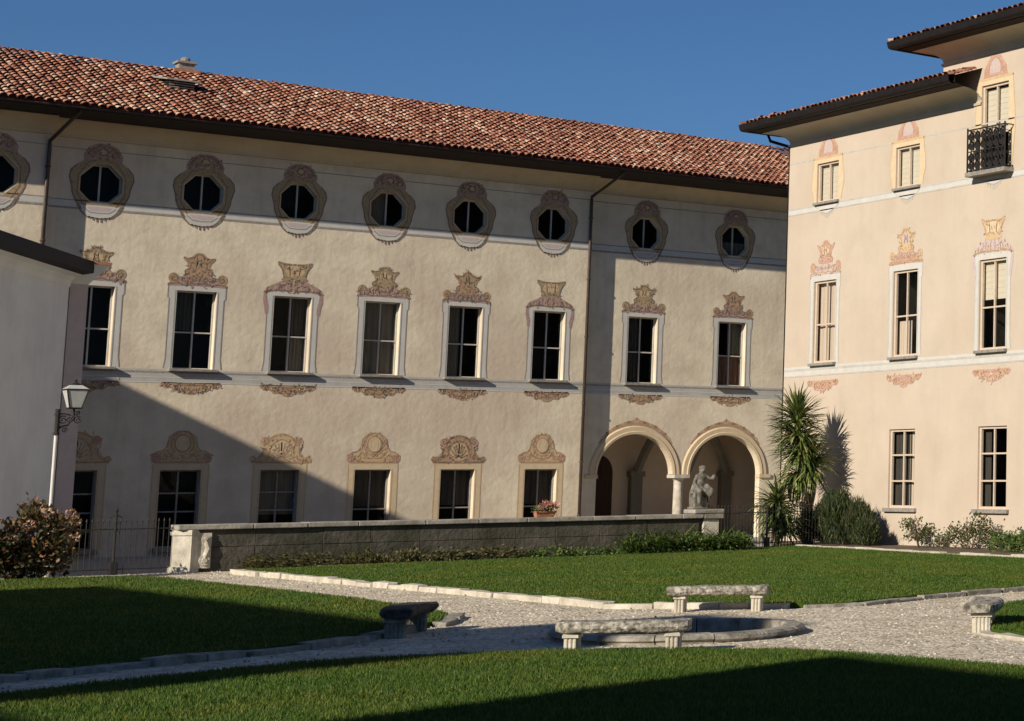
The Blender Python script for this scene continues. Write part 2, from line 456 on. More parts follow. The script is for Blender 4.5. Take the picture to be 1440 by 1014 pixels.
def wall(parent, fm, u0, u1, h0, h1, holes, depth, mt, name='wall', rmt=None):
    mb = MB()
    mb.poly(rect(u0, u1, h0, h1), mt, fm, 0, holes)
    for h in holes:
        n = len(h)
        vs = [fm(u, v, 0) for u, v in h] + [fm(u, v, depth) for u, v in h]
        mb.add(vs, [(i, (i + 1) % n, n + (i + 1) % n, n + i) for i in range(n)], rmt or mt)
    return mb.build(name, parent)

def inset(poly, k):
    cu = sum(p[0] for p in poly) / len(poly); ch = sum(p[1] for p in poly) / len(poly)
    hu = max(p[0] for p in poly) - cu; hh = max(p[1] for p in poly) - ch
    return [(cu + (u - cu) * (hu - k) / hu, ch + (v - ch) * (hh - k) / hh) for u, v in poly]

def window(parent, fm, hole, depth, cols=2, rows=(.47,), fmt=None, fw=.065, curtain_or_reflection=(), sill=None, sign=1, open_sash=False, bars=0):
    """timber window in its reveal: frame (the part), panes, sill, room painted dark, curtains and a painted reflection as sub-parts"""
    fmt = fmt or WHITE
    us = [p[0] for p in hole]; hs = [p[1] for p in hole]
    u0, u1, h0, h1 = min(us), max(us), min(hs), max(hs)
    d0 = depth - .10; d1 = depth - .02
    mb = MB()
    inner = inset(hole, fw)
    n = len(hole)
    for d in (d0, d1):
        mb.poly(hole, fmt, fm, d, [inner])
    vs = [fm(u, v, d0) for u, v in inner] + [fm(u, v, d1) for u, v in inner]
    mb.add(vs, [(i, (i + 1) % n, n + (i + 1) % n, n + i) for i in range(n)], fmt)
    mw = .055
    ucs = [u0 + (u1 - u0) * k / cols for k in range(1, cols)]
    for uc in ucs:
        mb.box(uc - mw / 2, uc + mw / 2, h0 + fw * .9, h1 - fw * .9, d0 + .01, d1 - .01, fmt, fm)
    hb = [h0 + (h1 - h0) * r for r in rows]
    for hc in hb:
        mb.box(u0 + fw * .9, u1 - fw * .9, hc - .026, hc + .026, d0 + .014, d1 - .014, fmt, fm)
    w = mb.build('window', parent)
    ue = [u0 + fw * .8] + ucs + [u1 - fw * .8]; he = [h0 + fw * .8] + hb + [h1 - fw * .8]
    if len(hole) == 4:
        for i in range(len(ue) - 1):
            for j in range(len(he) - 1):
                g = MB(); t = random.uniform(-.006, .006); t2 = random.uniform(-.006, .006)
                a, b, c, e = ue[i], ue[i + 1], he[j], he[j + 1]
                g.add([fm(a, c, d1 - .03 + t), fm(b, c, d1 - .03 - t), fm(b, e, d1 - .03 - t + t2), fm(a, e, d1 - .03 + t + t2)], [(0, 1, 2, 3)], GLASS)
                g.build('glass_pane', w)
    else:
        cu = (u0 + u1) / 2
        for sgn in (-1, 1):
            pts = [p for p in inset(hole, fw * .8) if (p[0] - cu) * sgn > 0]
            top = max(p[1] for p in pts); bot = min(p[1] for p in pts)
            pts = sorted(pts, key=lambda p: math.atan2(p[1] - (top + bot) / 2, (p[0] - cu) * sgn))
            pts = [(cu, bot)] + pts + [(cu, top)]
            g = MB(); g.add([fm(p[0], p[1], d1 - .03) for p in pts], [tuple(range(len(pts)))], GLASS); g.build('glass_pane', w)
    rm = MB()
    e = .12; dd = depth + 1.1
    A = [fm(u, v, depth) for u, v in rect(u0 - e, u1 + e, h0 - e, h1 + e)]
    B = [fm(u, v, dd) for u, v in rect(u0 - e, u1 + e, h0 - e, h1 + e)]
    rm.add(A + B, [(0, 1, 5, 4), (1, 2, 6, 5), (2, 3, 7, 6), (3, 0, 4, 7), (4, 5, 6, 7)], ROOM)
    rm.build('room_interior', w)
    for (cu0, cu1, ch0, ch1, cm) in curtain_or_reflection:
        c = MB(); k = 10; q = []
        a, b = u0 + (u1 - u0) * cu0, u0 + (u1 - u0) * cu1
        lo, hi = h0 + (h1 - h0) * ch0, h0 + (h1 - h0) * ch1
        if cm is BLIND:
            m = max(3, int((hi - lo) / .16))
            for j in range(m):
                za = lo + (hi - lo) * j / m; zb = lo + (hi - lo) * (j + 1) / m
                c.add([fm(a, za, depth + .05), fm(b, za, depth + .05), fm(b, zb, depth + .056), fm(a, zb, depth + .056)], [(0, 1, 2, 3)], cm)
        else:
            for j in range(k + 1):
                u = a + (b - a) * j / k; d = depth + .09 + .03 * (j % 2)
                q += [fm(u, lo, d), fm(u, hi, d)]
            c.add(q, [(2 * j, 2 * j + 2, 2 * j + 3, 2 * j + 1) for j in range(k)], cm)
        c.build('blind' if cm is BLIND else 'curtain_or_reflection', w)
    if sill:
        so_, pr, th = sill
        s = MB()
        s.box(u0 - so_, u1 + so_, h0 - th, h0 - .004, -pr, depth - .11, SILL, fm)
        s.build('sill', w, bevel=.012)
    if bars:
        b = MB()
        for k in range(bars):
            u = u0 + (u1 - u0) * (k + .5) / bars
            b.box(u - .012, u + .012, h0, h1, depth - .2, depth - .176, IRON, fm)
        for hh in (.28, .72):
            b.box(u0, u1, h0 + (h1 - h0) * hh - .015, h0 + (h1 - h0) * hh + .015, depth - .203, depth - .173, IRON, fm)
        b.build('window_grille', w)
    return w

# ---- painted ornament: flat fresco shapes laid on the plaster
def sp(cu, ch, r, turns=1.5, a0=0, sgn=1, n=16):
    return [(cu + r * (1 - .8 * t) * math.cos(a0 + sgn * 2 * math.pi * turns * t), ch + r * (1 - .8 * t) * math.sin(a0 + sgn * 2 * math.pi * turns * t)) for t in [i / n for i in range(n + 1)]]
def arc(cu, ch, rx, ry, a, b, n=14):
    return [(cu + rx * math.cos(R(a + (b - a) * i / n)), ch + ry * math.sin(R(a + (b - a) * i / n))) for i in range(n + 1)]
L1, L2, L3, L4 = -.004, -.008, -.012, -.016

class Paint:
    """paints around a local centre (cu, base h), mirrored left and right"""
    def __init__(s, fm, cu, h, sx=1.0, sy=1.0):
        s.mb = MB(); s.fm = fm; s.cu = cu; s.h = h; s.sx = sx; s.sy = sy
    def t(s, pts, k=1): return [(s.cu + x * s.sx * k, s.h + y * s.sy) for x, y in pts]
    def half(s, pts, mt, d):                     # right half outline, top to bottom, closed by its mirror
        full = pts + [(-x, y) for x, y in reversed(pts) if abs(x) > 1e-6]
        s.mb.poly(s.t(full), mt, s.fm, d)
    def both(s, pts, w, mt, d, taper=True):
        for k in (1, -1): s.mb.ribbon(s.t(pts, k), w, mt, s.fm, d, taper)
    def line(s, pts, w, mt, d, taper=False): s.mb.ribbon(s.t(pts), w, mt, s.fm, d, taper)
    def disc(s, x, y, rx, ry, mt, d, n=14, both=True):
        for k in ((1, -1) if both else (1,)):
            s.mb.poly(s.t([(x + rx * math.cos(2 * math.pi * i / n), y + ry * math.sin(2 * math.pi * i / n)) for i in range(n)], k), mt, s.fm, d)

FR = random.Random(21)
def flecks(p, y0, outline, n, mts, d=L4 - .002, ln=.10, w=.032):
    """small brush dabs inside a half outline, mirrored with a little drift"""
    ys = [q[1] for q in outline]; xm = max(q[0] for q in outline); lo, hi = min(ys), max(ys)
    poly = [(0, hi)] + outline + [(0, lo)]
    def ins(x, y):
        r = False; k = len(poly)
        for i in range(k):
            (x1, y1), (x2, y2) = poly[i], poly[(i + 1) % k]
            if (y1 > y) != (y2 > y) and x < (x2 - x1) * (y - y1) / (y2 - y1 + 1e-9) + x1: r = not r
        return r
    c = 0; g = 0
    while c < n and g < n * 12:
        g += 1
        x, y = FR.uniform(0, xm), FR.uniform(lo, hi)
        if not ins(x, y): continue
        c += 1
        a = FR.uniform(0, 6.28); l = ln * FR.uniform(.5, 1.3); b = FR.uniform(-.8, .8); mt = FR.choice(mts); ww = w * FR.uniform(.7, 1.5)
        for k in (1, -1):
            jx, jy = FR.uniform(-.045, .03), FR.uniform(-.045, .045)
            a += FR.uniform(-.5, .5)
            pts = [(x + jx, y + jy), (x + jx + math.cos(a) * l * .5, y + jy + math.sin(a) * l * .5), (x + jx + math.cos(a) * l * .5 + math.cos(a + b) * l * .5, y + jy + math.sin(a) * l * .5 + math.sin(a + b) * l * .5)]
            p.mb.ribbon(p.t(pts, k), ww, mt, p.fm, d - FR.uniform(0, .004))

def frame_paint(p, w, h, out, mt, line_mt, ears=.0, d=L1, top=.14, bottom=0.0):
    """flat painted frame round an opening of half width w and height h (local origin at sill centre)"""
    o = [(w + out + ears, h + top), (w + out + ears, h - .25), (w + out, h - .3), (w + out, .35), (w + out + ears * .8, .12), (w + out + ears, 0)]
    i = [(w, 0), (w, h), (-w, h), (-w, 0)]
    full = o + i + [(-x, y) for x, y in reversed(o)]
    p.mb.poly(p.t(full), mt, p.fm, d)
    p.both([(w + out + ears, h + top), (w + out + ears, h - .25), (w + out, h - .3), (w + out, .35), (w + out + ears, 0)], .035, line_mt, d - .004, False)
    p.both([(w + .045, h), (w + .045, 0)], .03, line_mt, d - .004, False)

def crest_vase(p, y0, pal):
    body, low, line, hi = pal
    p.half([(0, y0 + .42), (.45, y0 + .40), (.62, y0 + .26), (.80, y0 + .20), (.98, y0 + .06), (.98, y0 - .02), (0, y0 + .02)], low, L2)
    p.disc(.80, y0 + .27, .17, .19, body, L2 - .001)
    p.half([(0, y0 + 1.22), (.12, y0 + 1.20), (.24, y0 + 1.06), (.36, y0 + 1.02), (.50, y0 + 1.06), (.53, y0 + .98), (.40, y0 + .84), (.34, y0 + .66), (.46, y0 + .56), (.44, y0 + .40), (0, y0 + .36)], body, L2 - .002)
    p.half([(0, y0 + 1.0), (.2, y0 + .94), (.22, y0 + .78), (.1, y0 + .70), (0, y0 + .70)], hi, L3)
    p.both(sp(.80, y0 + .27, .14, 1.3, 1.2), .045, line, L3)
    p.both(sp(.36, y0 + .50, .12, 1.2, 2.5, -1), .04, line, L3)
    p.both([(.52, y0 + 1.02), (.38, y0 + .98), (.2, y0 + 1.02), (.1, y0 + 1.12), (0, y0 + 1.16)], .05, line, L3)
    p.both([(.07, y0 + .98), (.05, y0 + .84), (.10, y0 + .68)], .035, line, L3)
    p.both([(.40, y0 + .92), (.26, y0 + .84), (.27, y0 + .66), (.36, y0 + .6)], .035, line, L3)
    p.both([(.98, y0 + .03), (.7, y0 + .10), (.45, y0 + .04), (.2, y0 + .11), (0, y0 + .05)], .05, line, L3)
    p.both([(.6, y0 + .24), (.45, y0 + .16), (.3, y0 + .26), (.12, y0 + .18), (0, y0 + .28)], .04, line, L3)
    for k in range(5):
        x = .08 + .17 * k
        p.both(arc(x, y0 + .2, .07, .12, 200, 20, 6), .03, line if k % 2 else hi, L4)
    flecks(p, y0, [(.12, y0 + 1.20), (.36, y0 + 1.02), (.52, y0 + 1.02), (.36, y0 + .80), (.36, y0 + .6), (.46, y0 + .5), (.66, y0 + .26), (.95, y0 + .30), (.98, y0 + .02)], 46, (line, line, hi, low, body))

def crest_fan(p, y0, pal):
    body, low, line, hi = pal
    p.half([(0, y0 + .46), (.4, y0 + .42), (.62, y0 + .30), (.92, y0 + .16), (1.08, y0 - .06), (1.0, y0 - .14), (.8, y0 - .02), (.4, y0 + .02), (0, y0 - .02)], low, L2)
    p.both([(1.0, y0 - .1), (.99, y0 - .35), (.93, y0 - .6), (.92, y0 - .85)], .15, low, L2 - .001)
    p.half([(0, y0 + 1.04), (.3, y0 + 1.06), (.60, y0 + 1.12), (.62, y0 + 1.0), (.48, y0 + .84), (.40, y0 + .60), (.44, y0 + .44), (0, y0 + .38)], body, L2 - .002)
    p.half([(0, y0 + .98), (.28, y0 + .96), (.36, y0 + .72), (.2, y0 + .58), (0, y0 + .55)], hi, L3)
    p.both([(.62, y0 + 1.09), (.4, y0 + 1.0), (.15, y0 + 1.0), (0, y0 + 1.02)], .055, line, L3)
    p.both([(.58, y0 + 1.0), (.44, y0 + .8), (.38, y0 + .56)], .04, line, L3)
    p.both([(.2, y0 + .95), (.16, y0 + .6)], .035, line, L3)
    for k in range(7):
        x = .08 + .135 * k
        p.both([(x, y0 + .40 - .045 * k), (x + .05, y0 + .2 - .03 * k), (x + .02, y0 + .04 - .015 * k)], .045, (line, hi, MAUVE)[k % 3], L3)
    p.both([(1.05, y0 - .05), (.8, y0 + .02), (.5, y0 + .06), (.2, y0 + .03), (0, y0 + .04)], .045, line, L4)
    flecks(p, y0, [(.3, y0 + 1.04), (.60, y0 + 1.08), (.46, y0 + .8), (.42, y0 + .5), (.7, y0 + .28), (1.02, y0 + .06), (1.0, y0 - .06), (.6, y0)], 46, (line, line, hi, low, body))

def crest_medal(p, y0, pal):
    body, low, line, hi = pal
    p.half([(0, y0 + 1.20), (.2, y0 + 1.18), (.38, y0 + 1.04), (.46, y0 + .80), (.50, y0 + .52), (.66, y0 + .42), (.88, y0 + .40), (1.0, y0 + .28), (.98, y0 + .10), (.86, y0), (0, y0)], body, L2)
    p.disc(.84, y0 + .2, .16, .17, low, L2 - .001)
    p.disc(0, y0 + .74, .28, .33, line, L4 - .008, both=False)
    p.disc(0, y0 + .74, .23, .28, hi, L4 - .011, both=False)
    p.both([(.03, y0 + .98), (.15, y0 + .82), (.13, y0 + .62)], .03, OCHRE, L4 - .014)
    p.both(arc(0, y0 + .74, .37, .42, 90, -75, 16), .05, line, L3)
    p.both(sp(.84, y0 + .2, .14, 1.4, 2.2), .045, line, L3)
    p.both(sp(.56, y0 + .25, .13, 1.2, .6, -1), .04, line, L3)
    p.both([(.5, y0 + .5), (.42, y0 + .4), (.3, y0 + .24), (.1, y0 + .2), (0, y0 + .24)], .045, line, L3)
    p.both([(1.0, y0 + .3), (.8, y0 + .44), (.6, y0 + .48), (.5, y0 + .62), (.44, y0 + .94), (.2, y0 + 1.16), (0, y0 + 1.19)], .04, line, L3)
    p.line([(-.92, y0 + .06), (.92, y0 + .06)], .05, line, L3)
    flecks(p, y0, [(.2, y0 + 1.16), (.42, y0 + .95), (.48, y0 + .55), (.7, y0 + .42), (.96, y0 + .34), (.96, y0 + .06)], 46, (line, line, hi, low, body))

def crest_shell(p, y0, pal):
    body, low, line, hi = pal
    p.half([(0, y0 + 1.14), (.25, y0 + 1.10), (.4, y0 + .98), (.62, y0 + 1.0), (.76, y0 + .86), (.74, y0 + .68), (.60, y0 + .62), (.68, y0 + .44), (.84, y0 + .22), (1.02, y0 + .30), (1.10, y0 + .16), (1.0, y0 + .02), (0, y0)], body, L2)
    p.disc(.58, y0 + .84, .15, .15, low, L2 - .001)
    p.half([(0, y0 + .86), (.24, y0 + .76), (.36, y0 + .54), (.34, y0 + .3), (.2, y0 + .16), (0, y0 + .12)], hi, L3)
    for k in range(5):
        a = R(90 - k * 19)
        p.both([(.08 * math.cos(a), y0 + .18 + .08 * math.sin(a)), (.36 * math.cos(a), y0 + .2 + .6 * math.sin(a))], .045, line, L4)
    p.both(arc(0, y0 + .2, .46, .70, 90, 5, 12), .05, line, L3)
    p.both(sp(.58, y0 + .84, .13, 1.3, .4), .045, line, L3)
    p.both(sp(.96, y0 + .16, .11, 1.2, 1.0), .045, line, L3)
    p.both([(.74, y0 + .64), (.62, y0 + .5), (.66, y0 + .3), (.82, y0 + .14)], .05, line, L3)
    p.both([(.0, y0 + 1.1), (.24, y0 + 1.03), (.4, y0 + .94), (.5, y0 + .7)], .045, line, L3)
    p.line([(-.98, y0 + .06), (.98, y0 + .06)], .05, line, L3)
    flecks(p, y0, [(.25, y0 + 1.08), (.6, y0 + .98), (.72, y0 + .74), (.64, y0 + .5), (.84, y0 + .24), (1.06, y0 + .18), (1.0, y0 + .04)], 52, (line, line, hi, low, body))

def apron(p, y0, pal, k=1.0):
    body, low, line, hi = pal
    p.half([(0, y0), (.95, y0 + .02), (1.0, y0 - .08), (.86, y0 - .20), (.66, y0 - .18), (.5, y0 - .32), (.28, y0 - .30), (.14, y0 - .40), (0, y0 - .42)], body, L2)
    p.both(sp(.78, y0 - .1, .10, 1.2, .5), .04, line, L3)
    p.both(sp(.42, y0 - .17, .11, 1.2, 2.0, -1), .04, line, L3)
    p.both([(.98, y0 - .04), (.7, y0 - .05), (.5, y0 - .12), (.3, y0 - .06), (0, y0 - .10)], .04, line, L3)
    p.both([(.3, y0 - .28), (.15, y0 - .2), (0, y0 - .3)], .04, line, L3)
    p.both([(.6, y0 - .08), (.55, y0 - .2)], .04, hi, L4)
    flecks(p, y0, [(.95, y0), (.98, y0 - .08), (.7, y0 - .18), (.5, y0 - .30), (.2, y0 - .36)], 26, (line, line, hi, low, body))

def oct_paint(p, w, h, pal):
    body, low, line, hi = pal
    mb = p.mb
    out = [(0, h + .32), (.45, h + .30), (.62, h + .10), (.80, h - .05), (.98, h - .26), (1.02, h - .5), (.92, -.15), (.90, -h + .35), (.78, -h + .05), (.58, -h - .20), (.40, -h - .36), (0, -h - .40)]
    full = out + [(-x, y) for x, y in reversed(out) if x]
    hole = [(x, y) for x, y in octo(0, 0, w, h)]
    mb.poly(p.t(full), body, p.fm, L2, [p.t(hole)])
    p.both([(x * .985, y) for x, y in out[3:10]], .042, line, L3, False)
    p.both([(.20, h + .13), (.42, h + .1), (.72, h * .45), (.74, -h * .5), (.5, -h - .1)], .035, line, L3, False)
    p.both([(w - .42, h + .035), (w + .03, h - .42), (w + .03, -h + .42), (w - .42, -h - .035)], .035, hi, L3, False)
    # crest above
    c = h + .10
    p.half([(0, c + .66), (.28, c + .62), (.48, c + .48), (.62, c + .22), (.60, c + .02), (.34, c + .10), (0, c + .14)], low, L3)
    p.both(arc(0, c + .12, .50, .46, 88, 10, 10), .06, line, L4)
    p.both(sp(.36, c + .24, .12, 1.2, 1.0), .045, line, L4)
    p.disc(0, c + .36, .16, .15, line, L4, both=False)
    p.disc(0, c + .36, .10, .09, hi, L4 - .003, both=False)
    # lobe and tassel below
    b = -h - .06
    p.half([(0, b), (.62, b - .02), (.50, b - .26), (.34, b - .40), (0, b - .46)], GREYL, L3)
    p.half([(0, b - .06), (.40, b - .07), (.28, b - .20), (0, b - .22)], LILAC, L3 - .002)
    p.both([(.72, b + .02), (.60, b - .22), (.40, b - .42), (0, b - .47)], .045, line, L4, False)
    p.both([(.5, b - .10), (.3, b - .26), (0, b - .28)], .035, GREYD, L4, False)
    for k in range(3):
        p.both([(.07 + .13 * k, b - .45 + .03 * k), (.06 + .12 * k, b - .60 + .06 * k)], .05, line, L4)
    flecks(p, 0, [(.28, c + .62), (.48, c + .46), (.6, c + .1), (.3, c + .12)], 34, (line, line, hi, low, body))
    flecks(p, 0, [(.85, h - .1), (1.0, h - .4), (.9, 0), (.85, -h + .3), (.6, -h - .1)], 0, (line,))

PAL_V = (OLIVE, MAUVE, LINE, OCHRE)
PAL_F = (OLIVE, MAUVE, LINE, OCHRE)
PAL_G = (OCHRE, ROSE, BROWN, OCHL)
PAL_G2 = (BROWN, ROSE, LINE, OCHRE)
PAL_O = (OLIVE, MAUVE, LINE, OCHRE)
PAL_V2 = (BROWN, MAUVE, LINE, OLIVE)
PAL_V3 = (OLIVE, ROSE, LINE, LILAC)
PAL_B = (OCHRE, ROSE, BROWN, OCHL)
PAL_B2 = (OCHRE, ROSE, BROWN, LILAC)
PAL_B3 = (ROSE, LILAC, BROWN, OCHL)

# ---- roof tiles
def coppo(seg=6):
    vs = []
    for y, r, z in ((0, .130, .028), (.47, .098, -.012)):
        for j in range(seg + 1):
            a = math.pi * j / seg
            vs.append((r * math.cos(a), y, z + r * .85 * math.sin(a)))
    fs = [(j, j + 1, seg + 2 + j, seg + 1 + j) for j in range(seg)]
    return np.array(vs), np.array(fs)
TV, TF = coppo()

def tile_frames(P0, along, up, ncol, nrow, sx=.27, sy=.375, jit=.014, keep=None, rng=None):
    """positions and axes of every tile of one roof slope"""
    al = np.array(along, float); al /= np.linalg.norm(al)
    u = np.array(up, float); u /= np.linalg.norm(u)
    nn = np.cross(al, u); nn = nn if nn[2] > 0 else -nn
    fr = []
    for i in range(ncol):
        wob = rng.normal(0, .012)
        for j in range(nrow):
            o = np.array(P0) + al * (i * sx + wob + rng.normal(0, jit * .6)) + u * (j * sy + rng.normal(0, jit)) + nn * (rng.normal(0, .006) + .02)
            if keep and not keep(o): continue
            t = rng.normal(0, .045); tl = rng.normal(0, .02)
            a2 = al * math.cos(t) + u * math.sin(t)
            u2 = -al * math.sin(t) + u * math.cos(t) + nn * tl
            fr.append((o, a2, u2, nn))
    return fr
def joined_tiles(name, fr, parent):
    n = len(fr)
    O = np.array([f[0] for f in fr]); A = np.array([f[1] for f in fr]); U = np.array([f[2] for f in fr]); N = np.array([f[3] for f in fr])
    V = O[:, None] + TV[None, :, 0, None] * A[:, None] + TV[None, :, 1, None] * U[:, None] + TV[None, :, 2, None] * N[:, None]
    Fc = TF[None] + (np.arange(n) * len(TV))[:, None, None]
    o = np_mesh(name, V.reshape(-1, 3), Fc.reshape(-1, 4), TILE, parent)
    o['kind'] = 'stuff'
    return o
TILE_ME = bpy.data.meshes.new('roof_tile')
TILE_ME.from_pydata([tuple(v) for v in TV], [], [tuple(int(i) for i in f) for f in TF])
TILE_ME.materials.append(TILE)
def single_tiles(fr, parent):
    for o, a, u, n in fr:
        t = bpy.data.objects.new('roof_tile', TILE_ME)
        COL.objects.link(t)
        M = Matrix(((a[0], u[0], n[0], o[0]), (a[1], u[1], n[1], o[1]), (a[2], u[2], n[2], o[2]), (0, 0, 0, 1)))
        t.parent = parent
        t.matrix_local = M
RNG = np.random.default_rng(11)

# ================================================================== SETTING
def sheet(name, pts, z, mt, label=None):
    mb = MB(); mb.poly(pts, mt, lambda u, h, d: (u, h, d), z)
    return tag(mb.build(name), kind='structure')

g = MB(); g.add([(-1500, -1500, -.42), (1500, -1500, -.42), (1500, 1500, -.42), (-1500, 1500, -.42)], [(0, 1, 2, 3)], GROUND)
tag(g.build('ground'), kind='structure')
mb = MB()
mb.poly(rect(-17.9, 37.55, -30, 56.3), GRAVEL, lambda u, h, d: (u, h, d), 0, [[(15.1 + 1.6 * math.cos(2 * math.pi * k / 48), 27.75 + 1.6 * math.sin(2 * math.pi * k / 48)) for k in range(48)]])
mb.add([(-17.9, 56.3, 0), (37.55, 56.3, 0), (37.55, 56.3, -.41), (-17.9, 56.3, -.41)], [(0, 1, 2, 3)], GRAVEL)
tag(mb.build('gravel_court'), kind='structure')
mb = MB()
mb.box(-17.9, 60, 56.32, 78.5, -.41, -.33, YARD)
tag(mb.build('yard_paving'), kind='structure')

def smooth_poly(pts, step=.5):
    return pts
BACK = [(17.42, 54.4), (17.42, 37.2), (17.35, 34.1), (18.0, 33.6), (18.85, 32.4), (19.6, 31.55), (20.5, 31.3), (22.6, 32.0), (25.4, 32.6), (30, 33.2), (34.2, 33.6), (34.2, 46), (34.9, 52.6), (35.3, 57.3), (33, 56.9), (31.6, 55.2), (26, 55.1), (20, 54.9)]
LEFT = [(14.9, 51.8), (14.95, 46), (14.85, 39.7), (14.6, 36), (14.3, 34.2), (13.5, 32.6), (12.6, 31.7), (10.9, 30.0), (9.3, 29.1), (6, 27.7), (1, 26.5), (-6, 25.5), (-6, 54), (8, 54.6), (12.6, 54.2), (14.2, 53.2)]
FRONT = [(5.8, 25.3), (8.3, 26.35), (9.7, 26.6), (11, 26.3), (12.3, 25.75), (13.3, 24.7), (14.4, 23.6), (14.55, 22.5), (14.8, 21.2), (15.0, 19.5), (15, 5), (-6, 5), (-6, 23.6), (1, 24.4)]
RIGHT = [(18.05, 10), (18.05, 22.7), (18.3, 24.2), (19.4, 25.6), (21.2, 28.2), (22.6, 29.0), (30, 29.9), (36, 30.2), (36, 10)]
KH = .11
def hump(x, y):
    return KH - .03 + .035 * math.sin(x * .5 + 1) * math.cos(y * .37)
def lawn(name, pts):
    mb = MB()
    n = len(pts)
    P = [Vector((x, y, 0)) for x, y in pts]
    mb.add([(p.x, p.y, KH - .03) for p in P] + [(p.x, p.y, .0) for p in P], [tuple(range(n))] + [(i, (i + 1) % n, n + (i + 1) % n, n + i) for i in range(n)], LAWN)
    return tag(mb.build(name), kind='structure')
lawns = {}
for nm, pts in (('back_lawn', BACK), ('left_lawn', LEFT), ('front_lawn', FRONT), ('right_lawn', RIGHT)):
    lawns[nm] = lawn(nm, pts)

def inside(pts, X, Y):
    r = np.zeros(len(X), bool); n = len(pts)
    for i in range(n):
        x1, y1 = pts[i]; x2, y2 = pts[(i + 1) % n]
        c = ((y1 > Y) != (y2 > Y)) & (X < (x2 - x1) * (Y - y1) / (y2 - y1 + 1e-12) + x1)
        r ^= c
    return r
def in_view(X, Y, margin=1.5):
    cs, sn = math.cos(AXIS), math.sin(AXIS)
    dep = X * cs + Y * sn; lat = X * sn - Y * cs
    px = PPX + FPX * lat / np.maximum(dep, .1) / 1.0
    return (dep > 16) & (px > -60 * margin - 60) & (px < 1530)

def grass(name, pts, dens, h, w, parent, lo=0, hi=99):
    xs = [p[0] for p in pts]; ys = [p[1] for p in pts]
    n = int(dens * (max(xs) - min(xs)) * (max(ys) - min(ys)))
    X = RNG.uniform(min(xs), max(xs), n); Y = RNG.uniform(min(ys), max(ys), n)
    D = np.hypot(X, Y)
    ok = inside(pts, X, Y) & in_view(X, Y) & (D >= lo) & (D < hi)
    X, Y = X[ok], Y[ok]; n = len(X)
    # clumps: some places grow longer
    cl = np.sin(X * 2.1 + np.sin(Y * 1.7)) * np.cos(Y * 2.4 + np.sin(X * 1.3)) * .5 + np.sin(X * 6.3 + Y * 3.1) * .25
    H = h * (1 + .35 * cl) * RNG.uniform(.55, 1.4, n)
    az = RNG.uniform(0, 2 * np.pi, n); ln = RNG.uniform(.1, .75, n) * H
    fa = RNG.uniform(0, 2 * np.pi, n); W = w * RNG.uniform(.6, 1.4, n)
    z = np.full(n, KH - .035)
    b0 = np.stack([X - np.cos(fa) * W, Y - np.sin(fa) * W, z], 1)
    b1 = np.stack([X + np.cos(fa) * W, Y + np.sin(fa) * W, z], 1)
    tp = np.stack([X + np.cos(az) * ln, Y + np.sin(az) * ln, z + H], 1)
    V = np.stack([b0, b1, tp], 1).reshape(-1, 3)
    Fc = np.arange(3 * n).reshape(-1, 3)
    o = np_mesh(name, V, Fc, GRASSB)
    tag(o, {'front_lawn': 'short green grass of the lawn in front of the stone benches', 'back_lawn': 'short green grass of the lawn before the long low wall', 'left_lawn': 'short green grass of the lawn beside the autumn shrubs', 'right_lawn': 'short green grass of the lawn by the end-on bench'}[parent], 'grass', kind='stuff')
    return o
grass('grass', FRONT, 2300, .046, .0065, 'front_lawn')
grass('grass', LEFT, 800, .045, .010, 'left_lawn')
grass('grass', BACK, 900, .040, .010, 'back_lawn')
grass('grass', RIGHT, 1200, .046, .008, 'right_lawn')

# loose pebbles on the gravel
n = 26000
X = RNG.uniform(2, 33, n); Y = RNG.uniform(17, 56, n)
ok = in_view(X, Y)
for pts in (BACK, LEFT, FRONT, RIGHT): ok &= ~inside(pts, X, Y)
ok &= np.hypot(X - 15.1, Y - 27.75) > 1.92
X, Y = X[ok], Y[ok]; n = len(X)
s = RNG.uniform(.012, .034, n); ang = RNG.uniform(0, 6.28, n)
c, sn_ = np.cos(ang), np.sin(ang)
base = [np.stack([X + s * (a * c - b * sn_), Y + s * (a * sn_ + b * c), np.full(n, .001)], 1) for a, b in ((1, .2), (-.2, .9), (-1, -.1), (.1, -.8))]
top = np.stack([X + s * RNG.uniform(-.3, .3, n), Y + s * RNG.uniform(-.3, .3, n), s * RNG.uniform(.5, .95, n)], 1)
V = np.stack(base + [top], 1).reshape(-1, 3)
Fc = (np.array([[0, 1, 4], [1, 2, 4], [2, 3, 4], [3, 0, 4]])[None] + (np.arange(n) * 5)[:, None, None]).reshape(-1, 3)
tag(np_mesh('gravel', V, Fc, PEBBLE), 'loose pale gravel pebbles strewn on the garden paths', 'gravel', kind='stuff')

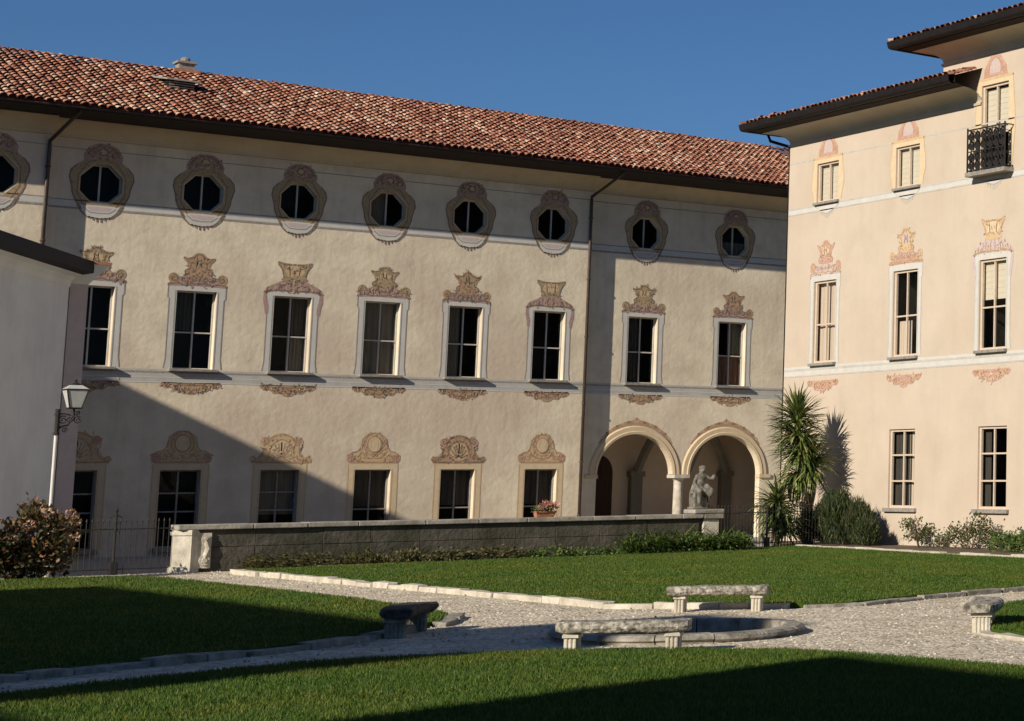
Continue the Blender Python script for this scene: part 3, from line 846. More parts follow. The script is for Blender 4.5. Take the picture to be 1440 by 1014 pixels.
# kerb stones along the lawns
def kerb(parent, line, w=.24, lo=.55, hi=1.15, mt=STONEL, top=KH, gap=0.0, side=1):
    seg = [Vector((x, y)) for x, y in line]
    cum = [0]
    for a, b in zip(seg, seg[1:]): cum.append(cum[-1] + (b - a).length)
    def at(t):
        t = min(max(t, 0), cum[-1] - 1e-6)
        for i in range(len(seg) - 1):
            if t <= cum[i + 1]:
                d = (seg[i + 1] - seg[i]).normalized()
                return seg[i] + d * (t - cum[i]), Vector((-d.y, d.x)) * side
        return seg[-1], Vector((0, 1))
    t = 0
    while t < cum[-1] - .3:
        l = min(random.uniform(lo, hi), cum[-1] - t)
        if gap and random.random() < gap:
            t += l * .7; continue
        a, na = at(t + .012); b, nb = at(t + l - .012); c_, nc = at(t + l / 2)
        wj = w * random.uniform(.85, 1.15); z = top + random.uniform(-.025, .025)
        off = random.uniform(-.02, .02)
        mb = MB(); vs = []
        for p, nn in ((a, na), (c_, nc), (b, nb)):
            for k in (off, wj + off):
                q = p + nn * k
                vs += [(q.x + random.uniform(-.012, .012), q.y + random.uniform(-.012, .012), -.02), (q.x + random.uniform(-.015, .015), q.y + random.uniform(-.015, .015), z + random.uniform(-.012, .012))]
        mb.add(vs, [(1, 5, 7, 3), (5, 9, 11, 7), (0, 4, 5, 1), (4, 8, 9, 5), (2, 3, 7, 6), (6, 7, 11, 10), (0, 1, 3, 2), (8, 10, 11, 9)], mt)
        o = mb.build('kerb_stone', parent, bevel=.014)
        t += l + random.uniform(.004, .03)
kerb(lawns['back_lawn'], [(17.3, 54.2)] + BACK[1:6], side=-1, mt=STONEL)
kerb(lawns['back_lawn'], BACK[5:11], side=-1, mt=STONE, top=.075, w=.2, gap=.06)
kerb(lawns['left_lawn'], LEFT[4:11], side=1, mt=STONE, top=.095, gap=.08)
kerb(lawns['right_lawn'], RIGHT[1:7], side=1, mt=STONEL, top=.055, gap=.3)
kerb(lawns['back_lawn'], [(19.5, 55.0), (26, 55.2), (31.5, 55.3)], side=1, mt=COPING, top=.10, gap=.35, lo=.9, hi=2.2)
kerb(lawns['back_lawn'], [(35.35, 57.2), (34.95, 52.6), (34.25, 46), (34.25, 40)], side=-1, mt=STONEL, top=.14, lo=.9, hi=1.8)
# planting bed soil between lawn kerb and tall wing
mb = MB(); mb.poly([(34.45, 38), (37.58, 38), (37.58, 62), (36, 62), (35.5, 57.2), (35.1, 52.6), (34.45, 46)], EARTH, lambda u, h, d: (u, h, d), .09)
tag(mb.build('planting_bed'), kind='structure')
mb = MB(); mb.poly([(17.8, 54.95), (31.3, 55.35), (33, 57), (35.3, 57.4), (35.6, 58.4), (31.7, 58.2), (31.6, 55.78), (17.8, 55.78)], EARTH, lambda u, h, d: (u, h, d), .045)
tag(mb.build('wall_border'), kind='structure')

# ================================================================== LONG WING (three sections)
YA = 78.16
ST = .32
lw = empty('long_wing_building', (30, YA, -.33), 'long cream palazzo wing with red tiled roof, octagonal attic windows and two arches', 'building')
fm1 = lambda u, h, d: (u, YA - ST + d, h)
fm2 = lambda u, h, d: (u, YA + d, h)
fm3 = lambda u, h, d: (u, YA + ST + d, h)
X12, X23, XEND = 18.0, 37.95, 56.0
OCT = [19.65, 22.97, 26.27, 29.57, 32.8, 36.26, 40.56, 44.82]
OC0 = 16.35
OW, OH, OZ = .66, .70, 12.78
WZ0, WZ1, WHW = 6.34, 9.18, .665
G_U = [19.5, 22.82, 26.17, 29.52, 32.78, 36.17]
GZ0, GZ1, GHW = -.05, 2.70, .67
zt = 14.9
holes2 = []
for c_ in OCT[:6]: holes2.append(octo(c_, OZ, OW, OH))
for c_ in OCT[:6]: holes2.append(rect(c_ - WHW, c_ + WHW, WZ0, WZ1))
for i, c_ in enumerate(G_U): holes2.append(rect(c_ - GHW, c_ + GHW, GZ0 if i < 3 else .35, GZ1))
holes3 = [octo(c_, OZ, OW, OH) for c_ in OCT[6:]] + [rect(c_ - WHW, c_ + WHW, WZ0, WZ1) for c_ in OCT[6:]]
AR = 1.72; A1c, A2c, ASP = 40.43, 44.66, 2.45
arch = [(A1c - AR, -.34)] + [(A1c + AR * math.cos(R(180 - 6 * k)), ASP + AR * math.sin(R(6 * k))) for k in range(31)]
arch += [(A2c + AR * math.cos(R(180 - 6 * k)), ASP + AR * math.sin(R(6 * k))) for k in range(31)] + [(A2c + AR, -.34)]
# second bay pair continues behind the tall wing
holes3.append(arch)
wall(lw, fm1, -2, X12, -.4, zt, [octo(OC0, OZ, OW, OH), rect(OC0 - WHW, OC0 + WHW, WZ0, WZ1)], .34, PLA)
wall(lw, fm2, X12, X23, -.4, zt, holes2, .34, PLA)
wall(lw, fm3, X23, XEND, -.4, zt, holes3, .36, PLA)
mb = MB()      # the two little returns where the sections step back
mb.add([(X12, YA - ST, -.4), (X12, YA, -.4), (X12, YA, zt), (X12, YA - ST, zt)], [(0, 1, 2, 3)], PLA)
mb.add([(X23, YA, -.4), (X23, YA + ST, -.4), (X23, YA + ST, zt), (X23, YA, zt)], [(0, 1, 2, 3)], PLA)
mb.build('wall_return', lw)

# painted string courses
def course(fm, u0, u1, skip=None):
    mb = MB()
    # attic course: dark line, grey band, pale line
    mb.poly(rect(u0, u1, 11.92, 12.14), GREYL, fm, L1)
    mb.ribbon([(u0, 11.87), (u1, 11.87)], .075, GREYD, fm, L2, False)
    mb.ribbon([(u0, 12.15), (u1, 12.15)], .035, GREYD, fm, L2, False)
    mb.ribbon([(u0, 13.98), (u1, 13.98)], .03, GREYD, fm, L2, False)
    # piano nobile course
    mb.poly(rect(u0, u1, 5.86, 6.30), GREY, fm, L1)
    mb.ribbon([(u0, 5.84), (u1, 5.84)], .05, GREYL, fm, L2, False)
    mb.ribbon([(u0, 6.20), (u1, 6.20)], .06, GREYD, fm, L2, False)
    mb.ribbon([(u0, 6.02), (u1, 6.02)], .04, GREYL, fm, L2, False)
    mb.build('painted_string_course', lw)
course(fm1, -2, X12); course(fm2, X12, X23); course(fm3, X23, XEND)

RB = random.Random(5)
curt2 = [(), ((0, .5, .5, 1, CURTD),), ((.5, 1, 0, .46, DIMC), (.5, 1, .5, 1, CURTD)), ((0, 1, 0, 1, DIMC),), ((0, .45, .02, 1, DIMC),), (), ((0, .5, 0, 1, CURTD),), ((0, 1, .02, .46, REDREFL), (.5, 1, .5, 1, DIMC))]  # last bay's lower brown sheet stands for a reflection in the glass
def bay(fm, cu, i, upper=True, octw=True):
    # octagonal attic window
    w = window(lw, fm, octo(cu, OZ, OW, OH), .34, 2, (), WHITE, .035, curtain_or_reflection=((0, .5, 0, 1, DIMC),) if i == 3 else (((0, 1, 0, .5, DIMC),) if i == 7 else ()))
    p = Paint(fm, cu, OZ, RB.uniform(.97, 1.03), 1); oct_paint(p, OW, OH, PAL_O); p.mb.build('painted_surround', w)
    # tall window
    w = window(lw, fm, rect(cu - WHW, cu + WHW, WZ0, WZ1), .34, 2, (.47,), WHITE, .05, curtain_or_reflection=curt2[i], sill=(.14, .20, .10))
    p = Paint(fm, cu, WZ0, RB.uniform(.97, 1.03), RB.uniform(.985, 1.015))
    frame_paint(p, WHW / p.sx, (WZ1 - WZ0) / p.sy, .24, GREYL, GREYD, .05, top=.17)
    y0 = (WZ1 - WZ0) / p.sy + .17
    (crest_fan if i in (2, 5) else crest_vase)(p, y0, PAL_F if i in (2, 5) else (PAL_V, PAL_V2, PAL_V3)[i % 3])
    apron(p, -.50, (BROWN, ROSE, LINE, OCHL))
    p.mb.build('painted_surround', w)
for i, c_ in enumerate(OCT): bay(fm2 if i < 6 else fm3, c_, i)
bay(fm1, OC0, 0)
for i, c_ in enumerate(G_U):
    b0 = GZ0 if i < 3 else .35
    w = window(lw, fm2, rect(c_ - GHW, c_ + GHW, b0, GZ1), .34, 2, (.46, .70) if i < 3 else (.36,), GREYD, .05, curtain_or_reflection=((0, 1, .40, 1, DIMC if i == 2 else CURTD),) if i >= 2 else (), sill=(.05, .06, .08) if i >= 3 else (.12, .28, .16), bars=0)
    p = Paint(fm2, c_, b0, 1, 1)
    frame_paint(p, GHW, GZ1 - b0, .25, OCHL, OCHRE, .0, top=.22)
    (crest_medal if i in (1, 3, 5) else crest_shell)(p, GZ1 - b0 + .22, PAL_G2 if i == 4 else PAL_G)
    p.mb.build('painted_surround', w)

# cornice: plaster cove, dark boarded soffit, gutter
YG = 76.14
mbc = MB(); mbs = MB(); mbg = MB()
cprof = lambda z0, z1, o1: [(o1 * (1 - math.cos(R(90 * k / 8))), z0 + (z1 - z0) * math.sin(R(90 * k / 8))) for k in range(9)]
for (xa, xb, yw) in ((-2, X12, YA - ST), (X12, X23, YA), (X23, XEND, YA + ST)):
    loft(mbc, [(.03, 14.33)] + cprof(14.36, 14.92, .62), [(xb, yw), (xa, yw)], COVE)
    loft(mbs, [(.60, 14.93), (yw - YG - .04, 15.03)], [(xb, yw), (xa, yw)], SOF)
mbc.build('cornice_cove', lw); mbs.build('soffit', lw)
gp = [(.0 + .10 * math.cos(R(a)), 15.12 + .10 * math.sin(R(a))) for a in range(180, 361, 20)]
gp = [(-o, z) for o, z in gp]
loft(mbg, gp + [(-.12, 15.14), (-.13, 15.05)], [(XEND, YG), (-2, YG)], GUT)
mbg.build('gutter', lw)
def downpipe(x, y, xt, zb=-.3, par=lw):
    mb = MB()
    mb.tube([(xt, YG + .02, 15.08), (xt, YG + .06, 14.98), (xt - .12, YG + .5, 14.75), (x, y, 14.1), (x, y, 13.9), (x, y, zb)], .062, PIPE, 10)
    for z in (13.2, 10.6, 8.2, 5.4, 3.0, .8):
        mb.tube([(x, y, z - .03), (x, y, z + .03)], .085, PIPE, 10)
    return mb.build('downpipe', par, smooth=True)
downpipe(X12 - .12, YA - ST - .09, 18.35); downpipe(X23 - .12, YA - .09, 38.3)

# roof with clay tiles
EY, EZ, RY, RZ = 76.02, 15.16, 84.2, 18.28
roof = MB()
roof.add([(-2, EY + .06, EZ - .03), (XEND, EY + .06, EZ - .03), (XEND, RY, RZ - .03), (-2, RY, RZ - .03), (XEND, 92, 15.1), (-2, 92, 15.1), (-2, EY + .06, EZ - .10), (XEND, EY + .06, EZ - .10)], [(0, 1, 2, 3), (3, 2, 4, 5), (0, 6, 7, 1)], TILEBED)
roof = roof.build('roof', lw)
up = (0, RY - EY, RZ - EZ); sl_ = math.hypot(RY - EY, RZ - EZ)
fr = tile_frames((9, EY, EZ), (1, 0, 0), up, int((50 - 9) / .27), int(sl_ / .375) + 1, rng=RNG)
vis = [f for f in fr if f[0][0] > .205 * f[0][1]]
vis.sort(key=lambda f: f[0][0] ** 2 + f[0][1] ** 2)
chosen = set(id(f) for f in vis[:300])
single_tiles(vis[:300], roof)
joined_tiles('roof_tiles', [f for f in fr if id(f) not in chosen], roof)
# ridge tiles
rfr = []
for k in range(int(47 / .40)):
    rfr.append((np.array([9 + k * .40, RY, RZ + .03 + RNG.normal(0, .01)]), np.array([0, 1.0, 0]), np.array([1.0, 0, RNG.normal(0, .03)]), np.array([0, 0, 1.0])))
joined_tiles('ridge_tiles', rfr, roof)
# roof hatch and chimney
k_ = (RZ - EZ) / (RY - EY)
def roof_z(y): return EZ + (y - EY) * k_
mb = MB()
mb.box(22.2, 23.1, 80.5, 81.9, roof_z(80.5) - .05, roof_z(80.5) + .42, GUT)
mb.add([(22.08, 80.25, roof_z(80.5) + .38), (23.22, 80.25, roof_z(80.5) + .38), (23.22, 82.2, roof_z(82.2) + .08), (22.08, 82.2, roof_z(82.2) + .08), (22.08, 80.25, roof_z(80.5) + .44), (23.22, 80.25, roof_z(80.5) + .44), (23.22, 82.2, roof_z(82.2) + .16), (22.08, 82.2, roof_z(82.2) + .16)], [(0, 1, 2, 3), (4, 5, 6, 7), (0, 1, 5, 4), (0, 3, 7, 4), (1, 2, 6, 5)], SILL)
for j in range(4):
    mb.box(22.22, 23.08, 80.46, 80.49, roof_z(80.5) + .05 + j * .09, roof_z(80.5) + .09 + j * .09, SILL)
mb.build('roof_hatch', roof)
mb = MB()
mb.box(23.3, 24.25, 83.9, 84.7, RZ - .6, RZ + .14, POT)
mb.box(23.5, 24.05, 84.0, 84.5, RZ + .1, RZ + .38, SILL)
mb.box(23.42, 24.13, 83.92, 84.58, RZ + .38, RZ + .46, SILL)
mb.lathe([(.02, 0), (.16, .02), (.18, .14), (.10, .2), (.03, .22)], (23.78, 84.25, RZ + .46), SILL, 10)
mb.build('chimney', roof)

# arches: archivolts, painted foliage crests, imposts, column
def archivolt(c_):
    mb = MB()
    prof = [(AR - .0, -.02), (AR, -.07), (AR + .10, -.085), (AR + .13, -.055), (AR + .30, -.06), (AR + .34, -.03), (AR + .36, 0)]
    n = 36; vs = []
    for k in range(n + 1):
        a = R(180 * k / n)
        for r, d in prof: vs.append(fm3(c_ + r * math.cos(a), ASP + r * math.sin(a), d))
    kk = len(prof)
    mb.add(vs, [(i * kk + j, i * kk + j + 1, (i + 1) * kk + j + 1, (i + 1) * kk + j) for i in range(n) for j in range(kk - 1)], OCHL)
    o = mb.build('archivolt', lw)
    p = Paint(fm3, c_, ASP)
    rr = AR + .36
    pts = [(rr * math.cos(R(a)), rr * math.sin(R(a))) for a in range(90, 34, -4)]
    ou = [((rr + .04 + .20 * (1 - (90 - a) / 56) ** .7) * math.cos(R(a)), (rr + .04 + .20 * (1 - (90 - a) / 56) ** .7) * math.sin(R(a))) for a in range(90, 34, -4)]
    ou[0] = (0, rr + .36)
    for k in (1, -1):
        p.mb.poly(p.t(ou + pts[::-1], k), BROWN, fm3, L1)
    for a in range(88, 40, -7):
        q = rr + .10 + .06 * (a - 40) / 50
        p.both(sp(q * math.cos(R(a)), q * math.sin(R(a)), .07, 1.1, a), .035, LINE if a % 2 else OCHL, L2)
    p.mb.build('painted_foliage', o)
archivolt(A1c); archivolt(A2c)
def column(cx_, cy_, zb, zs, mt, r=.21, par=lw):
    mb = MB()
    mb.box(cx_ - .34, cx_ + .34, cy_ - .34, cy_ + .34, zb, zb + .16, mt)
    mb.lathe([(r + .09, zb + .16), (r + .10, zb + .24), (r + .03, zb + .28), (r, zb + .36), (r, zb + 1.0), (r * .9, zs - .42), (r * .96, zs - .38), (r * .88, zs - .34), (r * .95, zs - .26), (r + .10, zs - .14)], (cx_, cy_, 0), mt, 18)
    mb.box(cx_ - .36, cx_ + .36, cy_ - .34, cy_ + .34, zs - .15, zs - .004, mt)
    return mb.build('column', par)
for o in (column((A1c + A2c) / 2, YA + ST + .18, -.33, ASP, STONEL),): pass
mb = MB()
for u in (A1c - AR - .02, A2c + AR + .02):
    s_ = 1 if u > 42 else -1
    a, b = (u - .06, u + .5) if s_ > 0 else (u - .5, u + .06)
    mb.box(a, b, YA + ST - .07, YA + ST + .30, ASP - .16, ASP + .0, OCHL)
mb.build('impost', lw)
# loggia behind the arches
lo = MB()
LY = 82.3
x0, x1 = A1c - AR - .5, XEND - .5
lo.add([(x0, YA + .62, -.335), (x1, YA + .62, -.335), (x1, LY, -.335), (x0, LY, -.335)], [(0, 1, 2, 3)], YARD)
lo.add([(x0, LY, -.34), (x1, LY, -.34), (x1, LY, 5.4), (x0, LY, 5.4)], [(0, 1, 2, 3)], INNER)
lo.add([(x0, YA + .6, -.34), (x0, LY, -.34), (x0, LY, 5.4), (x0, YA + .6, 5.4)], [(0, 1, 2, 3)], INNER)
lo.add([(x1, YA + .6, -.34), (x1, LY, -.34), (x1, LY, 5.4), (x1, YA + .6, 5.4)], [(0, 1, 2, 3)], INNER)
lo.add([(x0, YA + .6, 5.0), (x1, YA + .6, 5.0), (x1, LY, 5.0), (x0, LY, 5.0)], [(0, 1, 2, 3)], INNER)
lo.add([(x0, YA + .62, 4.3), (x1, YA + .62, 4.3), (x1, YA + .62, 5.4), (x0, YA + .62, 5.4)], [(0, 1, 2, 3)], INNER)
lo = lo.build('loggia', lw)
mb = MB()
for cx_ in (42.35, 46.75):
    mb.box(cx_ - .26, cx_ + .26, LY - .34, LY - .01, -.34, 2.36, PIL)
    mb.box(cx_ - .34, cx_ + .34, LY - .42, LY - .005, 2.36, 2.6, PIL)
    # transverse rib springing from the pilaster to the front wall
    pts = [(cx_ - (cx_ - 42.6) * k / 10 * .9, LY - .3 - (LY - YA - .9) * k / 10, 2.6 + 1.55 * math.sin(R(18 * k))) for k in range(11)]
    mb.tube(pts, .2, PIL, 6)
mb.build('pilaster', lo)
mb = MB()
mb.box(40.15, 41.3, LY - .09, LY - .02, -.34, 2.55, DOORW)
mb.poly([(40.72 + .6 * math.cos(R(a)), 2.55 + .75 * math.sin(R(a))) for a in range(0, 181, 15)], DOORW, lambda u, h, d: (u, LY - .06 + d, h), 0)
for s_ in (40.05, 41.3): mb.box(s_, s_ + .12, LY - .12, LY - .01, -.34, 2.6, OCHL)
mb.build('door', lo)
mb = MB()
mb.box(-2, XEND, 88.8, 92, -.4, 15.1, PLA)
mb.add([(-2, YA - ST, -.4), (-2, 92, -.4), (-2, 92, 15), (-2, YA - ST, 15)], [(0, 1, 2, 3)], PLA)
mb.build('rear_wall', lw)

# ================================================================== TALL WING ON THE RIGHT
XB = 37.6
fmB = lambda u, h, d: (XB + d, u, h)
tw = empty('tall_wing_building', (XB, 52, 0), 'sunlit peach palazzo wing with stepped eaves and a small iron balcony', 'building')
YC, YT = 62.15, 52.75
U3 = [59.60, 54.70, 49.90]
U4 = 45.1
hb = []
for c_ in U3[:2]: hb.append(rect(c_ - .69, c_ + .69, 12.02, 13.43))
for c_ in (U3[2], U4): hb.append(rect(c_ - .71, c_ + .71, 12.02, 14.88))
for c_ in U3 + [U4]: hb.append(rect(c_ - .70, c_ + .70, 6.30, 9.20))
for c_ in (54.72, 49.80, 45.0): hb.append(rect(c_ - .74, c_ + .74, 1.30, 3.89))
mb = MB()
outer = [(30, -.1), (YC, -.1), (YC, 14.9), (YT, 14.9), (YT, 16.4), (30, 16.4)]
mb.poly(outer, PLB, fmB, 0, hb)
for h in hb:
    mb.add([fmB(u, v, 0) for u, v in h] + [fmB(u, v, .17) for u, v in h], [(i, (i + 1) % 4, 4 + (i + 1) % 4, 4 + i) for i in range(4)], PLB)
mb.add([(XB, YC, -.4), (56, YC, -.4), (56, YC, 14.9), (XB, YC, 14.9)], [(0, 1, 2, 3)], PLB)
mb.add([(XB, YT, 14.0), (50, YT, 14.0), (50, YT, 16.4), (XB, YT, 16.4)], [(0, 1, 2, 3)], PLB)
mb.add([(XB, 30, -.1), (50, 30, -.1), (50, 30, 16.4), (XB, 30, 16.4)], [(0, 1, 2, 3)], PLB)
mb.build('wall', tw)
mb = MB()
u0, u1 = 30.0, YC - .01
mb.poly(rect(u0, u1, 5.86, 6.22), GREYL, fmB, L1)
mb.ribbon([(u0, 5.88), (u1, 5.88)], .05, GREY, fmB, L2, False)
mb.ribbon([(u0, 6.10), (u1, 6.10)], .07, GREY, fmB, L2, False)
mb.poly(rect(u0, u1, 11.72, 11.96), GREYL, fmB, L1)
mb.ribbon([(u0, 11.73), (u1, 11.73)], .04, GREY, fmB, L2, False)
mb.ribbon([(u0, 11.93), (u1, 11.93)], .05, GREY, fmB, L2, False)
mb.ribbon([(u0, 13.62), (u1, 13.62)], .045, GREY, fmB, L1, False)
mb.build('painted_string_course', tw)

def dome_paint(p, w, h, tall=False):
    o = [(w + .22, h + .20), (w + .24, h - .1), (w + .34, h * .62), (w + .34, h * .42), (w + .22, .2), (w + .20, .02)]
    full = o + [(w, .02), (w, h), (-w, h), (-w, .02)] + [(-x, y) for x, y in reversed(o)]
    p.mb.poly(p.t(full), OCHL, p.fm, L1)
    p.both(o, .04, OCHRE, L2, False)
    p.line([(-w - .24, h + .2), (w + .24, h + .2)], .09, OCHRE, L2)
    y0 = h + .24
    p.half([(0, y0 + .78), (.22, y0 + .72), (.40, y0 + .50), (.58, y0 + .30), (.62, y0 + .06), (.62, y0), (0, y0)], ROSE, L2)
    p.half([(0, y0 + .62), (.18, y0 + .54), (.28, y0 + .3), (.26, y0 + .1), (0, y0 + .1)], LILAC, L3)
    p.both(arc(0, y0 + .1, .36, .52, 88, 8, 10), .05, BROWN, L3)
    p.both(sp(.48, y0 + .17, .11, 1.2, 1.0), .04, BROWN, L3)
    p.both([(.1, y0 + .5), (.06, y0 + .2)], .04, OCHL, L4)
    p.half([(0, -.1), (.75, -.1), (.55, -.28), (.3, -.36), (0, -.44)], GREYL, L2)
    p.both([(.75, -.12), (.55, -.27), (.3, -.36), (0, -.42)], .035, GREY, L3, False)
    for k in range(3): p.both([(.06 + .13 * k, -.42 + .03 * k), (.05 + .13 * k, -.58 + .06 * k)], .045, GREY, L3)

for i, c_ in enumerate(U3[:2]):
    w = window(tw, fmB, rect(c_ - .69, c_ + .69, 12.02, 13.43), .17, 2, (), CREAMW, .07, curtain_or_reflection=((0, 1, 0, 1, BLIND),), sill=(.08, .12, .09))
    p = Paint(fmB, c_, 12.02); dome_paint(p, .69, 1.41); p.mb.build('painted_surround', w)
for c_ in (U3[2], U4):
    w = window(tw, fmB, rect(c_ - .71, c_ + .71, 12.02, 14.88), .17, 2, (.44,), CREAMW, .08, curtain_or_reflection=((0, 1, .47, .96, BLIND),))
    p = Paint(fmB, c_, 12.02); dome_paint(p, .71, 2.86); p.mb.build('painted_surround', w)
cur = [((0, 1, 0, 1, CURT),), ((.45, 1, 0, .42, CURT),), ((0, 1, .56, 1, BLIND),), ()]
for i, c_ in enumerate(U3 + [U4]):
    w = window(tw, fmB, rect(c_ - .70, c_ + .70, 6.30, 9.20), .17, 2, (.47,), CREAMW, .08, curtain_or_reflection=cur[i], sill=(.10, .14, .10))
    p = Paint(fmB, c_, 6.30)
    frame_paint(p, .70, 2.90, .22, GREYL, GREY, .05, top=.2)
    (crest_fan if i == 2 else crest_vase)(p, 3.12, (OCHRE, LILAC, BROWN, OCHL) if i == 2 else PAL_B3 if i == 0 else PAL_B2)
    apron(p, -.62, (ROSE, LILAC, BROWN, OCHL))
    p.mb.build('painted_surround', w)
for i, c_ in enumerate((54.72, 49.80, 45.0)):
    window(tw, fmB, rect(c_ - .74, c_ + .74, 1.30, 3.89), .17, 2, (.34, .67), CREAMW, .08, curtain_or_reflection=((0, .42, 0, 1, CURT), (.0, 1, .0, 1, CURTD)) if i == 0 else ((.75, 1, 0, 1, CURTD),), sill=(.16, .12, .13))

# cornices
def cornice(path, z, o, par, end_from=None):
    a, b, c2 = MB(), MB(), MB()
    loft(a, [(.05, z - .09), (.06, z - .01), (.0, z)] + cprof(z, z + .42, .75), path, GREYL if False else COVE_B)
    loft(b, [(.73, z + .43), (o - .06, z + .52)], path, SOF)
    gpf = [(o + .13 * math.cos(R(t)), z + .60 + .13 * math.sin(R(t))) for t in range(180, 361, 20)]
    loft(c2, gpf + [(o + .15, z + .74), (o - .1, z + .70)], path, GUT)
    loft(c2, [(o - .12, z + .48), (o - .12, z + .86)], path, GUT)
    a.build('cornice_cove', par); b.build('soffit', par); c2.build('gutter', par)
COVE_B = mat('paint_cove_grey', [(.42, .36, .27), (.50, .44, .34)], scale=1.2, detail=8)
lowp = [(XB, 50.6), (XB, YC), (52, YC)]
towp = [(XB, 30), (XB, YT), (50, YT)]
cornice(lowp, 14.36, 1.2, tw); cornice(towp, 15.95, 1.2, tw)
def hip_roof(x0, x1, y0, y1, z, par, k=.36, tiles_w=4, tiles_n=3):
    """hip at the far (y1) end, tiles along the eaves that face the court"""
    hw = (x1 - x0) / 2; rz = z + hw * k; xm = (x0 + x1) / 2
    mb = MB()
    mb.add([(x0, y0, z), (x0, y1, z), (x1, y1, z), (x1, y0, z), (xm, y0, rz), (xm, y1 - hw, rz)], [(0, 1, 5, 4), (1, 2, 5), (2, 3, 4, 5)], TILEBED)
    r = mb.build('roof', par)
    f1 = tile_frames((x0 - .06, y0 + .15, z), (0, 1, 0), (1, 0, k), int((y1 - y0 - .2) / .27), tiles_w, rng=RNG, keep=lambda q: q[1] < y1 - (q[0] - x0) + .1)
    f1 += tile_frames((x0 + .15, y1 + .06, z), (1, 0, 0), (0, -1, k), int((x1 - x0 - .3) / .27), tiles_n, rng=RNG, keep=lambda q: q[0] > x0 + (y1 - q[1]) - .1)
    # hip line tiles
    d = np.array([1, -1, k]); d = d / np.linalg.norm(d)
    s_ = np.cross(d, np.array([0, 0, 1.0])); s_ /= np.linalg.norm(s_); nn = np.cross(s_, d)
    for j in range(14): f1.append((np.array([x0, y1, z + .06]) + d * (.38 * j - .05), s_, d, nn))
    joined_tiles('roof_tiles', f1, r)
hip_roof(XB - 1.26, XB + 12, 50.6, YC + 1.26, 14.36 + .68, tw, tiles_w=3)
hip_roof(XB - 1.26, XB + 12, 30, YT + 1.26, 15.95 + .68, tw, tiles_w=3)
# short downpipe elbow under the corner of the lower eave
mb = MB(); mb.tube([(XB - .3, YC + 1.15, 14.95), (XB - .2, YC + 1.05, 14.6), (XB + .05, YC + .12, 14.3), (XB + .08, YC + .10, 13.9), (XB + .08, YC + .10, 0)], .06, GUT, 10)
mb.build('downpipe', tw, smooth=True)
# balcony of the tower window
c_ = U3[2]; bu0, bu1 = c_ - .98, c_ + .98; bz0, bz1 = 12.02, 13.42; bx = XB - .34
mb = MB(); mb.box(bx - .06, XB + .04, bu0 - .05, bu1 + .05, bz0 - .13, bz0, SILL)
bal = mb.build('balcony', tw)
mb = MB()
for y in (bu0, bu1):
    mb.box(bx, XB, y - .02, y + .02, bz1 - .03, bz1, IRON); mb.box(bx, XB, y - .02, y + .02, bz0 + .05, bz0 + .08, IRON)
    mb.box(bx - .02, bx + .02, y - .022, y + .022, bz0, bz1 + .06, IRON)
mb.box(bx - .02, bx + .02, bu0, bu1, bz1 - .035, bz1 + .005, IRON); mb.box(bx - .02, bx + .02, bu0, bu1, bz0 + .04, bz0 + .08, IRON)
mb.box(bx - .015, bx + .015, bu0, bu1, bz0 + .66, bz0 + .69, IRON)
mb.build('railing_frame', bal)
fb = lambda u, h, d: (bx + d, u, h)
for k in range(6):
    cu = bu0 + (bu1 - bu0) * (k + .5) / 6
    mb = MB()
    for (zz, rr) in ((bz0 + .24, .15), (bz0 + .50, .14), (bz0 + .88, .16), (bz0 + 1.18, .15)):
        for s_ in (1, -1):
            pts = sp(cu + s_ * .02, zz, rr, 1.4, R(90 if s_ > 0 else 270), s_, 14)
            mb.ribbon(pts, .055, IRON, fb, 0, False); mb.ribbon(pts, .055, IRON, fb, .018, False)
    mb.box(cu - .165, cu - .145, bz0 + .06, bz1, 0, .02, IRON, fb)
    mb.ribbon([(cu, bz0 + .08), (cu + .05, bz0 + .4), (cu - .04, bz0 + .7), (cu + .04, bz0 + 1.0), (cu, bz1 - .05)], .06, IRON, fb, .008, False)
    mb.build('scroll_panel', bal)

# ================================================================== GREY BUILDING ON THE LEFT
ce = Vector((15.95, 66.0)); cd = Vector((.496, .868)); cn = Vector((.868, -.496))
LC = 8.6
gb = empty('grey_building', (13.5, 62, 0), 'grey plastered building in shade with a dark gutter behind the lamp post', 'building')
near = ce - cd * LC
back = ce - cn * 8
nb_ = near - cn * 8
fmC = lambda u, h, d: (ce.x - cd.x * u - cn.x * d, ce.y - cd.y * u - cn.y * d, h)
mb = MB()
for a, b in ((ce, near), (near, nb_), (nb_, back), (back, ce)):
    mb.add([(a.x, a.y, -.4), (b.x, b.y, -.4), (b.x, b.y, 8.5), (a.x, a.y, 8.5)], [(0, 1, 2, 3)], PLC)
mb.build('wall', gb)
mb = MB(); loft(mb, [(.0, 8.02), (.03, 8.05), (.06, 8.2), (.16, 8.32), (.34, 8.40)], [(ce.x, ce.y), (near.x, near.y)], PLC); 
mb.build('cornice_cove', gb)
def cpath(q): return (q.x, q.y)
mb = MB(); loft(mb, [(.30, 8.40), (.30, 8.78), (.62, 8.80), (.62, 8.46), (.30, 8.40)], [cpath(ce + cn * 0), cpath(near)], GUT); mb.build('gutter', gb)
